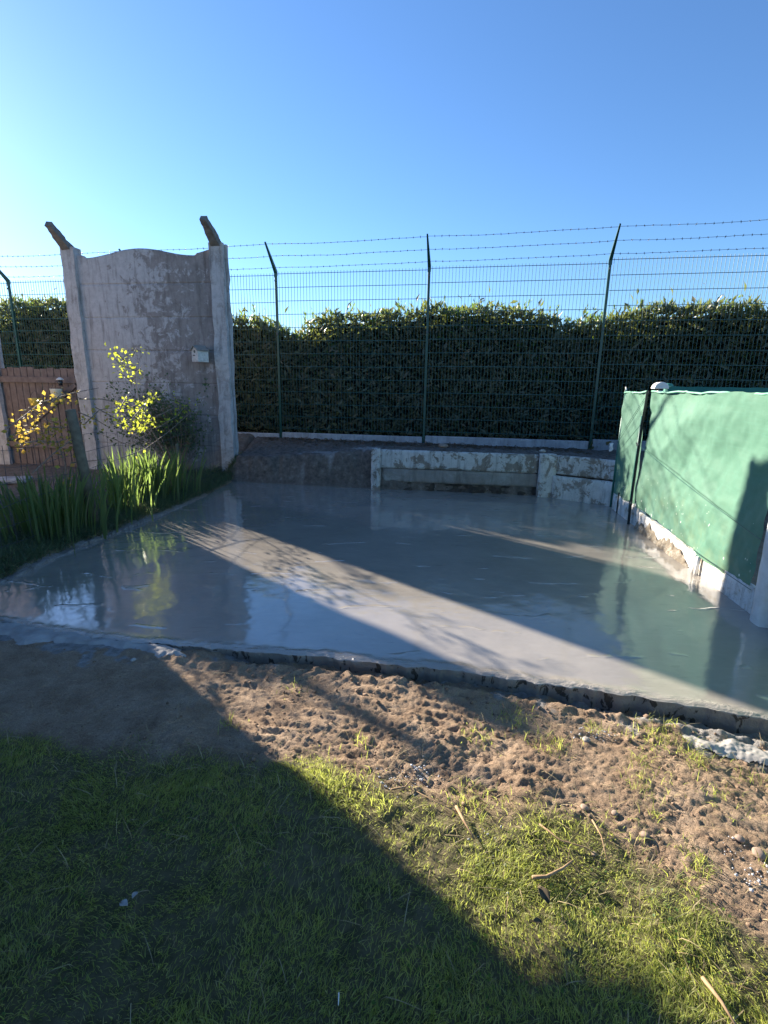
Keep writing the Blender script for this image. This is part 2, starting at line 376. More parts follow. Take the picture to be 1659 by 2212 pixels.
# front face and left face
vv = [top]; ff = [Fq]; nb0 = len(top)
x0 = Xc[0]; y0 = Yf[0]; z0 = Zc[0]
rows = []
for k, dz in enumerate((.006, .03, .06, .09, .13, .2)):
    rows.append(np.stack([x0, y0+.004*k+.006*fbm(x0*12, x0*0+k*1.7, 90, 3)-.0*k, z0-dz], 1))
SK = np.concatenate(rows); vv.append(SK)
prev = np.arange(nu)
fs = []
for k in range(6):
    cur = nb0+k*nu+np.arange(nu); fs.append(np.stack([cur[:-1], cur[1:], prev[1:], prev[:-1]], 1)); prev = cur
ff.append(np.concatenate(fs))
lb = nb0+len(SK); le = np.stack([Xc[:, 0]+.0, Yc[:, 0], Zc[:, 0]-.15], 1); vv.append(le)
a = np.arange(nv)*nu; b = lb+np.arange(nv); ff.append(np.stack([a[:-1], a[1:], b[1:], b[:-1]], 1))
m, t, p = nmat('fresh_wet_concrete'); P = wpos(t)
ed = N(t, 'ShaderNodeAttribute', attribute_name='edge')
c = ramp(t, noise(t, P, 1.6, 5, .55, .4), [(.3, (.262, .236, .205)), (.7, (.332, .30, .262))])
c = mix(t, ramp(t, noise(t, wpos(t, (1, 3, 1)), 9, 6, .65), [(.5, 0), (.8, .55)]), c, (.34, .315, .28)); c = mix(t, ramp(t, noise(t, wpos(t, (2, 9, 1)), 2.2, 8, .7, .8), [(.60, 0), (.66, .35)]), c, (.17, .155, .135))
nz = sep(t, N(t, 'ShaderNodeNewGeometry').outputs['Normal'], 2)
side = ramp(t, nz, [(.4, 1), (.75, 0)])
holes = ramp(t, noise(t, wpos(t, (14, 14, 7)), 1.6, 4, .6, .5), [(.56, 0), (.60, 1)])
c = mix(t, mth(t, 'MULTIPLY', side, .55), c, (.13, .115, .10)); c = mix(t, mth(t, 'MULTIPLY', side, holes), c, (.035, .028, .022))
L(t, c, p.inputs['Base Color'])
wetn = noise(t, P, .9, 5, .6, .3)
xr = N(t, 'ShaderNodeMapRange'); xr.inputs[1].default_value = -1.2; xr.inputs[2].default_value = .4; xr.inputs[3].default_value = 0; xr.inputs[4].default_value = .06
L(t, sep(t, P, 0), xr.inputs[0])
rr = mth(t, 'ADD', ramp(t, wetn, [(.35, .008), (.7, .045)]), xr.outputs[0])
rr = mth(t, 'ADD', rr, mth(t, 'MULTIPLY', ed.outputs['Fac'], .22)); rr = mth(t, 'ADD', rr, mth(t, 'MULTIPLY', side, .5))
L(t, rr, p.inputs['Roughness']); p.inputs['IOR'].default_value = 1.55; p.inputs['Coat Roughness'].default_value = .02; cw = N(t, 'ShaderNodeMapRange'); cw.inputs[1].default_value = -1.3; cw.inputs[2].default_value = .5; cw.inputs[3].default_value = 1.0; cw.inputs[4].default_value = .25; L(t, sep(t, P, 0), cw.inputs[0]); L(t, cw.outputs[0], p.inputs['Coat Weight']); p.inputs['Coat IOR'].default_value = 1.6
nb = bump(t, noise(t, P, 5.5, 3, .5, .8), .16, .004)
nb = bump(t, noise(t, wpos(t, (5, 22, 5)), 1.0, 5, .65, 1.2), .10, .004, nb)
wv = N(t, 'ShaderNodeTexWave'); wv.wave_type = 'RINGS'; wv.inputs['Scale'].default_value = 1.1; wv.inputs['Distortion'].default_value = 7; wv.inputs['Detail'].default_value = 4
mp = N(t, 'ShaderNodeMapping'); mp.inputs['Location'].default_value = (-2.2, -3.4, 0); L(t, P, mp.inputs[0]); L(t, mp.outputs[0], wv.inputs['Vector'])
scr = ramp(t, wv.outputs[1], [(.0, 1), (.045, 0)])
scr = mth(t, 'MULTIPLY', scr, ramp(t, noise(t, P, 3, 3, .6), [(.55, 0), (.62, 1)]))
nb = bump(t, scr, .6, .004, nb)
L(t, mix(t, mth(t, 'MULTIPLY', scr, .45), c, (.44, .41, .37)), p.inputs['Base Color'])
nb = bump(t, noise(t, wpos(t, (60, 18, 30)), 1, 5, .7, 1), mth and .3, .004, nb) if False else nb
nb = bump(t, mth(t, 'MULTIPLY', ed.outputs['Fac'], noise(t, wpos(t, (30, 60, 30)), 1, 4, .6, 1.5)), .8, .008, nb)
nb = bump(t, noise(t, P, 140, 3, .6), .05, .002, nb)
L(t, nb, p.inputs['Normal']); L(t, nb, p.inputs['Coat Normal'])
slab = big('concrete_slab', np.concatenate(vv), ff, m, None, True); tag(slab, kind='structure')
edv = np.exp(-(df/.06)**2)*.9+.35*np.exp(-((Xc-XL)/.08)**2)
attr(slab, 'edge', np.concatenate([edv.ravel(), np.ones(len(SK)), np.ones(len(le))]))

# cement spilled over the soil at the left front of the slab
def sheet(name, outline, zf, mat, n=90, hmax=.012, seed=1, rag=.02):
    """low mound of irregular outline, outline in world xy"""
    pts = np.array([(q.x, q.y) for q in outline]); c0 = pts.min(0)-.03; c1 = pts.max(0)+.03
    xs = np.linspace(c0[0], c1[0], int(n*(c1[0]-c0[0])/(max(c1-c0)))+4); ys = np.linspace(c0[1], c1[1], int(n*(c1[1]-c0[1])/max(c1-c0))+4)
    X, Y = np.meshgrid(xs, ys); Xw = X+rag*fbm(X*11, Y*11, seed, 3); Yw = Y+rag*fbm(X*11+9, Y*11, seed+4, 3)
    ins = np.zeros(X.shape, bool); d = np.full(X.shape, 9.)
    for k in range(len(pts)):
        a, b = pts[k], pts[(k+1) % len(pts)]
        cnd = ((a[1] > Yw) != (b[1] > Yw)) & (Xw < (b[0]-a[0])*(Yw-a[1])/(b[1]-a[1]+1e-9)+a[0]); ins ^= cnd
        e = b-a; tt = np.clip(((Xw-a[0])*e[0]+(Yw-a[1])*e[1])/(e@e), 0, 1)
        d = np.minimum(d, np.hypot(Xw-a[0]-tt*e[0], Yw-a[1]-tt*e[1]))
    sd_ = np.where(ins, d, -d)
    Z = zf(X, Y)+np.clip(sd_/.03, -1, 1)*hmax+.35*hmax*fbm(X*18, Y*18, seed+8, 2)
    n0 = X.shape[1]; idx = (np.arange(X.shape[0]-1)[:, None]*n0+np.arange(n0-1)[None]).ravel()
    keep = (sd_ > -.012).ravel(); fq = np.stack([idx, idx+1, idx+1+n0, idx+n0], 1); fq = fq[keep[fq].all(1)]
    us_, inv = np.unique(fq, return_inverse=True); VV_ = np.stack([X, Y, Z], -1).reshape(-1, 3)[us_]
    return big(name, VV_, inv.reshape(fq.shape), mat, None, True)
cs = sheet('cement_spill', [gp(*q, -.015) for q in ((-60, 1340), (60, 1353), (180, 1372), (275, 1385), (390, 1398), (395, 1418), (350, 1420), (300, 1408), (240, 1398), (180, 1392), (110, 1390), (60, 1396), (30, 1392), (10, 1375), (-60, 1368))], lambda X, Y: height(X, Y), MAT['cement'], 150, .012, 4, .022)
tag(cs, 'pale cement slurry spilled over the soil at the left front corner of the slab', 'cement spill', kind='stuff')
cs = sheet('cement_spill', [gp(*q, -.045) for q in ((1480, 1588), (1560, 1592), (1659, 1612), (1800, 1640), (1800, 1690), (1659, 1640), (1590, 1632), (1520, 1612))], lambda X, Y: sm(-.2, 1, 1)*height(X, Y)*.5-.5*.048, MAT['cement'], 120, .014, 14, .03)
tag(cs, 'pale cement crust on the soil along the right foot of the slab', 'cement spill', kind='stuff')

# ------------------------------------------------------------------ leaf helpers
def unit(a): return a/np.maximum(1e-9, np.linalg.norm(a, axis=-1, keepdims=True))
def leaves(name, P, D, Nn, Ln, Wd, mat, parent=None, curl=.15):
    P = np.asarray(P, float); D = unit(np.asarray(D, float)); Nn = unit(np.cross(np.cross(D, Nn), D)); Sd = np.cross(D, Nn)
    Ln = np.asarray(Ln)[:, None]; Wd = np.asarray(Wd)[:, None]
    mid = P+D*Ln*.45
    v = np.stack([P, mid-Sd*Wd*.5+Nn*Wd*.18, mid-Nn*Wd*.0, mid+Sd*Wd*.5+Nn*Wd*.18, P+D*Ln-Nn*Ln*curl], 1)
    n = len(P); b = np.arange(n)[:, None]*5
    f = np.concatenate([b+np.array([[0, 2, 1]]), b+np.array([[0, 3, 2]]), b+np.array([[1, 2, 4]]), b+np.array([[2, 3, 4]])])
    return big(name, v.reshape(-1, 3), f, mat, parent)
def blades(name, P, dirn, Ln, Wd, bend, mat, parent=None, seg=3):
    """narrow upright blades; dirn = horizontal bend direction (n,2)"""
    P = np.asarray(P, float); n = len(P); dirn = np.concatenate([unit(dirn), np.zeros((n, 1))], 1)
    sd_ = np.stack([-dirn[:, 1], dirn[:, 0], np.zeros(n)], 1)
    th = rng.uniform(0, 2*np.pi, n)[:, None]; sd_ = sd_*np.cos(th)+dirn*np.sin(th)
    Ln = np.asarray(Ln)[:, None]; Wd = np.asarray(Wd)[:, None]; bend = np.asarray(bend)[:, None]
    vs_ = []
    for k in range(seg):
        q = k/seg; c = P+np.array([0, 0, 1])*Ln*q*(1-.35*bend*q)+dirn*Ln*bend*q*q
        wk = Wd*.5*(1-.35*q)*(1 if k else .7); vs_ += [c-sd_*wk, c+sd_*wk]
    vs_.append(P+np.array([0, 0, 1])*Ln*(1-.35*bend)+dirn*Ln*bend)
    v = np.stack(vs_, 1); m_ = v.shape[1]; b = np.arange(n)[:, None]*m_
    q4 = [b+np.array([[2*k, 2*k+1, 2*k+3, 2*k+2]]) for k in range(seg-1)]
    tr = b+np.array([[2*seg-2, 2*seg-1, 2*seg]])
    return big(name, v.reshape(-1, 3), ([np.concatenate(q4)] if q4 else [])+[tr], mat, parent)

# ------------------------------------------------------------------ grass
def scatter(n, x0, x1, y0, y1): return rng.uniform(x0, x1, n), rng.uniform(y0, y1, n)
n = 560000; gx, gy = scatter(n, -3.2, 2.6, .0, 2.5)
lw = lawn(gx, gy); dens = sm(-.10, .10, lw)*(.35+.65*sm(-.5, .15, fbm(gx*4, gy*4, 101, 3)))
dens = dens*(1-.75*np.exp(-(((gx-.15)/.16)**2+((gy-1.32)/.10)**2)))*(1-.8*np.exp(-(((gx-.42)/.13)**2+((gy-1.52)/.12)**2)))
dens = dens*(.35+.65*sm(-.2, .4, gy))*(.65+.35*sm(-.55, -.1, fbm(gx*2.3+4, gy*2.3, 104, 3)))
keep = (rng.random(n) < dens) & (gy < yfront(gx)-.15); gx, gy = gx[keep], gy[keep]; n = len(gx)
cl = fbm(gx*7, gy*7, 111, 3)
ln = (.014+.012*sm(-.4, .8, cl)+rng.uniform(0, .012, n))*(.6+.4*sm(-.05, .2, lawn(gx, gy)))
an = fbm(gx*3, gy*3, 113, 2)*3+rng.normal(0, 1.1, n)
g1 = blades('grass', np.stack([gx, gy, height(gx, gy)-.004], 1), np.stack([np.cos(an), np.sin(an)], 1), ln, rng.uniform(.0014, .0030, n), rng.uniform(.25, 1.25, n), MAT['grass'])
tag(g1, 'short green grass of the lawn in the foreground', 'grass', kind='stuff')
n = 5200; gx, gy = scatter(n, -1.8, 1.9, .5, 2.0); keep = (lawn(gx, gy) > -.05) & (fbm(gx*5, gy*5, 141, 3) > .30); gx, gy = gx[keep], gy[keep]; n = len(gx)
Ls = rng.uniform(.006, .012, n); o = leaves('clover_patches', np.stack([gx, gy, height(gx, gy)+rng.uniform(.012, .030, n)], 1), rng.normal(0, 1, (n, 3))*np.array([1, 1, .3]), rng.normal(0, .35, (n, 3))+np.array([0, 0, 1]), Ls, Ls*.8, MAT['hedge2'], None, .1); tag(o, 'small round clover leaves growing in patches in the lawn', 'clover', kind='stuff')
# sparse tufts in the soil
px, py = [], []
for k in range(230):
    cx = rng.uniform(-1.9, 2.1); cy = rng.uniform(.9, 2.45)
    if cy > yfront(cx)-.1 or lawn(cx, cy) > 0: continue
    pr = .10+.6*sm(.5, 1.5, cx)+.35*sm(-.35, 0, lawn(cx, cy))
    if rng.random() > pr: continue
    k2 = int(rng.uniform(8, 46)); r_ = rng.uniform(.015, .06)
    px += list(cx+rng.normal(0, r_, k2)); py += list(cy+rng.normal(0, r_, k2))
for (qx, qy, k2, r_) in ((1110, 1545, 80, .05), (1190, 1600, 90, .05), (1040, 1590, 60, .05), (1420, 1590, 80, .05), (1500, 1620, 90, .05), (690, 1700, 220, .05), (740, 1735, 200, .05), (1020, 1905 - 180, 150, .06), (1180, 1790, 200, .06), (500, 1568, 30, .02), (1560, 1700, 60, .07), (1390, 1680, 60, .05), (1340, 1780, 60, .06), (820, 1745, 60, .03)):
    q = gp(qx, qy, -.04); px += list(q.x+rng.normal(0, r_, k2)); py += list(q.y+rng.normal(0, r_, k2))
px = np.array(px); py = np.array(py); ok = py < yfront(px)-.03; px, py = px[ok], py[ok]; n = len(px); an = rng.uniform(0, 6.3, n)
g2 = blades('grass_tufts', np.stack([px, py, height(px, py)-.004], 1), np.stack([np.cos(an), np.sin(an)], 1), rng.uniform(.02, .06, n), rng.uniform(.002, .0035, n), rng.uniform(.2, 1.2, n), MAT['grass'])
tag(g2, 'thin green tufts scattered over the bare soil', 'grass', kind='stuff')
n = 6000; gx, gy = scatter(n, -2.2, 2.2, .7, 2.4); lw = lawn(gx, gy)
keep = (rng.random(n) < (.12+.5*sm(-.35, 0, lw)*sm(.5, .1, lw)+.35*sm(.4, 1.2, gx))) & (gy < yfront(gx)-.12); gx, gy = gx[keep], gy[keep]; n = len(gx); an = rng.uniform(0, 6.3, n)
g3 = blades('dry_straw', np.stack([gx, gy, height(gx, gy)], 1), np.stack([np.cos(an), np.sin(an)], 1), rng.uniform(.02, .07, n), rng.uniform(.0015, .003, n), rng.uniform(1.2, 2.4, n), MAT['drygrass'])
tag(g3, 'dry straw bits strewn over the soil and lawn edge', 'straw', kind='stuff')
# clods
n = 12000; gx, gy = scatter(n, -2.2, 2.4, .6, 2.6); lw = lawn(gx, gy)
keep = (lw < -.02) & (gy < yfront(gx)-.03) & (rng.random(n) < (.15+.85*sm(-1.2, -.6, gx))*(.3+.7*sm(-.2, .6, fbm(gx*4, gy*4, 131, 3)+.6*np.exp(-(yfront(gx)-gy-.15)**2/.02))))
gx, gy = gx[keep], gy[keep]; n = len(gx)
ico = np.array([(0, 0, 1), (.9, 0, .2), (.28, .85, .2), (-.72, .53, .2), (-.72, -.53, .2), (.28, -.85, .2), (.5, .4, -.6), (-.5, .4, -.6), (0, -.6, -.6)])
icf = np.array([(0, 1, 2), (0, 2, 3), (0, 3, 4), (0, 4, 5), (0, 5, 1), (1, 6, 2), (2, 6, 7), (2, 7, 3), (3, 7, 4), (4, 7, 8), (4, 8, 5), (5, 8, 1), (1, 8, 6)])
sz = rng.exponential(.0026, n)+.0012; sz = np.minimum(sz, .017)
vtx = ico[None]*(sz[:, None, None])*rng.uniform(.4, 1.45, (n, 9, 3)); an = rng.uniform(0, 6.3, n)
ca, sa = np.cos(an)[:, None], np.sin(an)[:, None]
vtx = np.stack([vtx[..., 0]*ca-vtx[..., 1]*sa, vtx[..., 0]*sa+vtx[..., 1]*ca, vtx[..., 2]*.75], -1)+np.stack([gx, gy, height(gx, gy)+sz*.2], 1)[:, None]
o = big('soil_clods', vtx.reshape(-1, 3), (np.arange(n)[:, None, None]*9+icf[None]).reshape(-1, 3), MAT['clod']); tag(o, 'small brown clods broken over the dug soil in front of the slab', 'soil', kind='stuff')

# ------------------------------------------------------------------ tall panel wall
WDIR = Vector((math.cos(R(-9)), math.sin(R(-9)), 0)); WN = Vector((-math.sin(R(9)), -math.cos(R(9)), 0))      # WN: towards the camera
def wall_bay(loc, label, seed, Wt=2.5, arms=(1, 1)):
    """loc: outer right foot of the right pier; local x runs left->right, local -y faces the camera"""
    t_ = thing('panel_wall', label, 'wall', loc, R(-9)); pw = .20; rs = np.random.default_rng(seed)
    for px_, rag_ in ((-pw, 1), (-Wt, 2), (-1.04, 3)):
        if rag_ == 3 and len(arms) < 3: continue
        mb = MB(); n_ = 24; v = []; f = []
        prof = [(0, -.09), (pw, -.09), (pw, -.035), (pw-.0, .09), (0, .09)] if True else None
        # H-shaped pier: the outer right side shows the empty slot of the pulled-down panel
        if px_ == -pw: prof = [(0, -.09), (pw, -.09), (pw, -.03), (pw-.075, -.024), (pw-.075, .024), (pw, .03), (pw, .09), (0, .09)]
        else: prof = [(0, -.09), (pw, -.09), (pw, .09), (0, .09), (0, .03), (.045, .022), (.045, -.022), (0, -.03)]
        k = len(prof)
        for i in range(n_+1):
            z = -.25+(3.29+.25)*i/n_
            for j, (a_, b_) in enumerate(prof):
                e = .008*rs.normal() if (i < n_) else .004*rs.normal()
                v.append((px_+a_+e*.7, b_+e*.5, z))
        f = [(i*k+j, i*k+(j+1) % k, (i+1)*k+(j+1) % k, (i+1)*k+j) for i in range(n_) for j in range(k)] + [tuple(n_*k+j for j in range(k))]
        if rag_ < 3: mb.add(v, f); pr_ = mb.build('pier', MAT['pier'], t_)
        else: pr_ = t_
        # slanting barb-wire arm on the piers, leaning out towards the slab
        if not arms[rag_-1]: continue
        am = MB(); q = []; na = 9
        for i in range(na+1):
            s_ = i/na; y_ = -.02-.33*s_; z_ = 3.25+.27*s_*(.55 if rag_ == 3 else 1); hw = .070-.026*s_; hh = .052-.016*s_; lx_ = -.02*s_
            if rag_ == 3: y_ = 0; z_ = 3.20+.29*s_; hw = .055; hh = .045; lx_ = -.10+.12*s_  # unseen upright stub, added to cast a shadow band on the soil
            for (a_, b_) in ((-1, -1), (1, -1), (1, 1), (-1, 1)):
                q.append((px_+pw*.5+lx_+a_*hw+.004*rs.normal(), y_+b_*hh*.62+.005*rs.normal(), z_+b_*hh*.78+.005*rs.normal()))
        am.add(q, [(i*4+j, i*4+(j+1) % 4, (i+1)*4+(j+1) % 4, (i+1)*4+j) for i in range(na) for j in range(4)]+[(3, 2, 1, 0), tuple(na*4+j for j in range(4))])
        ao = am.build('arm', MAT['arm'], pr_)
    zs = [-.1, .47, .935, 1.40, 1.865, 2.33, 2.79]
    for i, z in enumerate(zs):
        z1 = (zs[i+1]-.007) if i < 6 else None; nn = 60; v = []
        jr = .012*fbm(np.linspace(0, 9, nn+1), np.full(nn+1, i*3.), seed, 3)
        for j in range(nn+1):
            u = j/nn; x_ = -Wt+pw-.03+(Wt-2*pw+.06)*u; jit = abs(float(jr[j]))*.35
            if z1: zt_ = z1-jit
            else:
                zt_ = 3.235+.055*math.cos((u-.47)*2*math.pi/.80)*(1 if .07 < u < .87 else .6)-.035+(.05*max(0, (u-.87)/.13))+.04*max(0, (.08-u)/.08)-.5*jit
            for (a_, b_) in ((-.010, z), (-.022, z+.012+jit*1.8), (-.022, zt_-.009-jit*.9), (-.010, (zs[i+1]+.004) if z1 else zt_+.008), (.010, (zs[i+1]+.004) if z1 else zt_+.008), (.022, zt_-.004), (.022, z+.006)): v.append((x_, a_, b_))
        f = [(j*7+a_, (j+1)*7+a_, (j+1)*7+(a_+1) % 7, j*7+(a_+1) % 7) for j in range(nn) for a_ in range(7)]
        f += [tuple(range(6, -1, -1)), tuple(nn*7+a_ for a_ in range(7))]
        MB().add(v, f).build('panel', MAT['wall'], t_)
    return t_
W1 = gp(513, 1032)
wall_bay(W1, 'tall weathered concrete panel wall with an arched top and two slanting arms', 3)
WL = Vector((-6.12, 8.43, 0))
wall_bay(WL, 'concrete wall whose bluish pier shows low at the left edge, beyond the brown wooden fence', 5, 2.5, (0, 0, 1))

# birdhouse on the wall
bq = vp(441, 766, W1+WN*.05, -9)
bh = thing('birdhouse', 'small white wooden birdhouse with a round hole on the concrete wall', 'birdhouse', bq+WN*.10, R(-9-26)); bh.scale = (1.0, 1.0, 1.05)
# house shape seen from the left front: gabled front, side wall
def extr(mb, prof, y0_, y1_):
    k = len(prof); v = [(a_, y0_, b_) for a_, b_ in prof]+[(a_, y1_, b_) for a_, b_ in prof]
    mb.add(v, [tuple(range(k)), tuple(range(2*k-1, k-1, -1))]+[(j, j+k, (j+1) % k+k, (j+1) % k) for j in range(k)]); return mb
sc_ = 1.0
extr(MB(), [(-.072, -.105), (.072, -.105), (.072, .045), (0, .105), (-.072, .045)], -.10, .08).build('body', MAT['birdhouse'], bh, bev=.003)
extr(MB(), [(0, .118), (.088, .048), (.083, .036), (0, .104)], -.122, .085).build('roof', MAT['ret_low'], bh)
extr(MB(), [(0, .104), (-.083, .036), (-.088, .048), (0, .118)], -.122, .085).build('roof', MAT['ret_low'], bh)
MB().tube([(0, -.1035, .03), (0, -.0995, .03)], .020, 20).build('hole_shade_disc', MAT['black'], bh)  # raised black disc, its colour standing in for the shade inside the hole
MB().tube([(0, -.135, -.02), (0, -.09, -.02)], .005, 8).build('perch', MAT['wood'], bh)

# ------------------------------------------------------------------ security fence
FP = [Vector((-8.98, 10.0, 0)), Vector((-6.56, 9.56, 0)), Vector((-4.12, 9.1, 0)), Vector((-1.74, 8.64, 0)), Vector((.61, 8.18, 0)), Vector((3.06, 7.70, 0)), Vector((5.46, 7.24, 0)), Vector((7.86, 6.77, 0))]
KF = 1.115; FP = [q*KF for q in FP]; zk = lambda z: CH+(z-CH)*KF
FPZ = [zk(q) for q in (3.04, 3.05, 3.06, 3.08, 3.10, 3.13, 3.16, 3.20)]
sf = thing('security_fence', 'green welded mesh fence with slanting posts and three barbed wires before the hedge', 'fence', (0, 8.3, 0))
off = Vector((0, -8.3, 0)); FNc = Vector((-.19, -.98, 0)).normalized()
for i, P_ in enumerate(FP):
    z1 = FPZ[i]; d_ = (FP[min(i+1, 7)]-FP[max(i-1, 0)]).normalized(); rot = Matrix.Rotation(math.atan2(d_.y, d_.x), 3, 'Z')
    po = MB().box(P_+off+Vector((0, 0, (z1+.3)/2)), (.04, .04, z1-.3), rot).build('post', MAT['post_green'], sf, bev=.004)
    b0 = P_+off+Vector((0, 0, z1-.05)); b1 = b0+FNc*.37*KF+Vector((0, 0, .40*KF))
    mb = MB(); v = []
    for q, wd in ((b0, .026), (b0+Vector((0, 0, .07)), .026), (b1, .011)):
        for a_, b_ in ((-1, -1), (1, -1), (1, 1), (-1, 1)): v.append(q+d_*a_*wd+(FNc*.7-Vector((0, 0, .7)))*b_*wd*-1)
    mb.add(v, [(j*4+a_, j*4+(a_+1) % 4, (j+1)*4+(a_+1) % 4, (j+1)*4+a_) for j in range(2) for a_ in range(4)]+[(3, 2, 1, 0), (8, 9, 10, 11)])
    mb.build('arm', MAT['post_green'], po)
    for zz in (z1-.12, z1-1.0, z1-1.9): MB().box(P_+off+Vector((0, 0, zz))+FNc*.033, (.03, .012, .03), rot).build('clip', MAT['barb'], po)
for i in range(7):
    A, B = FP[i]+off, FP[i+1]+off; d_ = (B-A); ln_ = d_.length; d_ = d_.normalized()
    zt_ = (FPZ[i] if i != 5 else FPZ[i]+.02)-.01; zb_ = .60; mb = MB(); nw = int(ln_/.0545)
    v = []; f = []
    fold = [zt_-.05-.4*k for k in range(7)]
    for k in range(1, nw):
        c = A+d_*(ln_*k/nw)-FNc*.0
        mb.tube([c+Vector((0, 0, zb_)), c+Vector((0, 0, zt_+.035))], .0038, 4, False)
    k = 0; z = zt_
    while z > zb_:
        rr_ = .0055; mb.tube([A+d_*.03+Vector((0, 0, z))+FNc*.006, B-d_*.03+Vector((0, 0, z))+FNc*.006], rr_, 4, False); z -= .22; k += 1
    mb.build('mesh_panel', MAT['wire_green'], sf)
    # concrete board under the mesh
    h0 = .47+.01*i; h1 = zk([.60, .60, .61, .635, .655, .685, .70][i])
    c = (A+B)/2; rot = Matrix.Rotation(math.atan2(d_.y, d_.x), 3, 'Z')
    MB().box(c+Vector((0, 0, (h1+.3)/2))+FNc*.004, (ln_-.06, .045, h1-.3), rot).build('kerb_board', MAT['kerb'], sf, bev=.008)
for k, s_ in enumerate((.93, .56, .2)):
    mb = MB(); 
    for i in range(7):
        A = FP[i]+off+Vector((0, 0, FPZ[i]+.40*s_))+FNc*(.40*s_); B = FP[i+1]+off+Vector((0, 0, FPZ[i+1]+.40*s_))+FNc*(.40*s_)
        pts = []; npt = 24; kink = random.random()*2
        for j in range(npt+1):
            u = j/npt; q = A.lerp(B, u)+Vector((0, 0, -.016*4*u*(1-u)+.004*math.sin(u*9+kink+k)+.003*random.uniform(-1, 1))); pts.append(q)
        mb.tube(pts, .0032, 4, False)
        nb_ = int((B-A).length/.11)
        for j in range(1, nb_):
            q = pts[int(j/nb_*npt)].lerp(pts[min(npt, int(j/nb_*npt)+1)], (j/nb_*npt) % 1)
            for r_ in range(2):
                a_ = random.uniform(0, math.pi); dv = Vector((.25*random.uniform(-1, 1), math.cos(a_), math.sin(a_)))*.020
                mb.tube([q-dv, q+dv], .0022, 3, False)
            mb.tube([q-Vector((.008, 0, 0)), q+Vector((.008, 0, 0))], .0058, 5, False)
    mb.build('barbed_wire', MAT['barb'], sf)

# ------------------------------------------------------------------ hedge beyond the fence
hg = thing('hedge', 'long dark evergreen hedge with sunlit leafy top behind the green mesh fence', 'hedge', (0, 9.2, 0)); ho = np.array([0, 9.2, 0])
FA = np.array([FP[0].x, FP[0].y]); FB = np.array([FP[-1].x, FP[-1].y]); fd = (FB-FA)/np.linalg.norm(FB-FA); fn = np.array([-fd[1], fd[0]])  # away from camera
HP = [(-400, 760), (-80, 715), (-25, 680), (10, 655), (60, 655), (130, 652), (160, 660), (200, 668), (330, 650), (440, 655), (485, 672), (508, 690), (560, 692), (600, 700), (648, 724), (690, 690), (760, 676), (850, 676), (905, 676), (950, 664), (1030, 672), (1100, 676), (1170, 686), (1240, 694), (1300, 680), (1380, 668), (1450, 676), (1560, 664), (1659, 672), (1800, 676)]
Pm = (0, 9.05, 0); hang = math.degrees(math.atan2(fd[1], fd[0]))
hp3 = [vp(x, y, (0, 8.85*KF, 0), hang) for x, y in HP]
hs = np.array([(q.x-FA[0])*fd[0]+(q.y-FA[1])*fd[1] for q in hp3]); hz = np.array([q.z for q in hp3])
Ltot = np.linalg.norm(FB-FA)
def htop(s): return np.interp(s, hs, hz)-.05+.06*fbm(s*2.2, s*0, 201, 4)
def hpt(s, d, z):
    q_ = .45*sm(6.2, 3.8, s); d = d+q_; z = np.where(z > .5, 1.42+(z-1.42)*(1+q_/10.2), z)
    return np.stack([FA[0]+fd[0]*s+fn[0]*d, FA[1]+fd[1]*s+fn[1]*d, z], -1)-ho
def front(s, z): return .17+.10*fbm(s*1.3, z*1.3, 211, 3)+.05*sm(.9, 1.0, z/htop(s))
DEP = .80
# added solid core that blocks light between the leaves
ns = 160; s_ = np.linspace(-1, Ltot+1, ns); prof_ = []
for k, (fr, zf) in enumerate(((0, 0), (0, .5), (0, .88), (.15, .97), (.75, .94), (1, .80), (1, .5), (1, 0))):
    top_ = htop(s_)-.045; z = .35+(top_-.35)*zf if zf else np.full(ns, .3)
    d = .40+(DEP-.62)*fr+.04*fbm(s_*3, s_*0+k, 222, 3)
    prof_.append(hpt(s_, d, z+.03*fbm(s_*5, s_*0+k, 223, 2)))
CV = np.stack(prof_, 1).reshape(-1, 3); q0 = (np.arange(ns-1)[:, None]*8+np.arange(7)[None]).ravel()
big('light_block_core', CV, np.stack([q0, q0+8, q0+9, q0+1], 1), MAT['core'], hg, True)
def hedge_leaves(name, n, mat, lo, hi, w_, clump=None, zlo=0, bias=0, topw=.2, lr=(.07, .13)):
    s = rng.uniform(-.5, Ltot+.5, n); z01 = rng.random(n)**.9; tp = htop(s); z = .42+(tp-.42)*z01
    kind = rng.random(n); d = front(s, z)+rng.exponential(.06, n)*rng.choice([-.35, 1], n)
    d = np.clip(d, -.07, .5)
    top = kind < topw
    d = np.where(top, rng.uniform(.05, DEP, n), d); z = np.where(top, tp-.13+rng.exponential(.05, n)-.12*sm(.45, .8, d/DEP), z)
    bkk = (kind > .96); d = np.where(bkk, DEP-.1+rng.normal(0, .08, n), d)
    D = np.stack([rng.normal(0, .8, n), rng.normal(-.15, .6, n), rng.normal(.25, .75, n)], 1)
    D[top] = np.stack([rng.normal(0, .55, top.sum()), rng.normal(0, .5, top.sum()), rng.uniform(.3, 1.2, top.sum())], 1)
    Nn = np.stack([rng.normal(0, .7, n), rng.normal(-.8, .5, n), rng.normal(.5, .6, n)], 1)
    P_ = hpt(s, d, z)
    if clump is not None:
        c = fbm(s*1.6, z*1.8, clump, 3) > bias; P_, D, Nn = P_[c], D[c], Nn[c]
    m_ = len(P_); Ls = rng.uniform(lr[0], lr[1], m_)
    leaves(name, P_, D, Nn, Ls, Ls*rng.uniform(w_[0], w_[1], m_), mat, hg)
hedge_leaves('foliage', 46000, MAT['hedge'], 0, 1, (.24, .36), lr=(.05, .18), topw=.18)
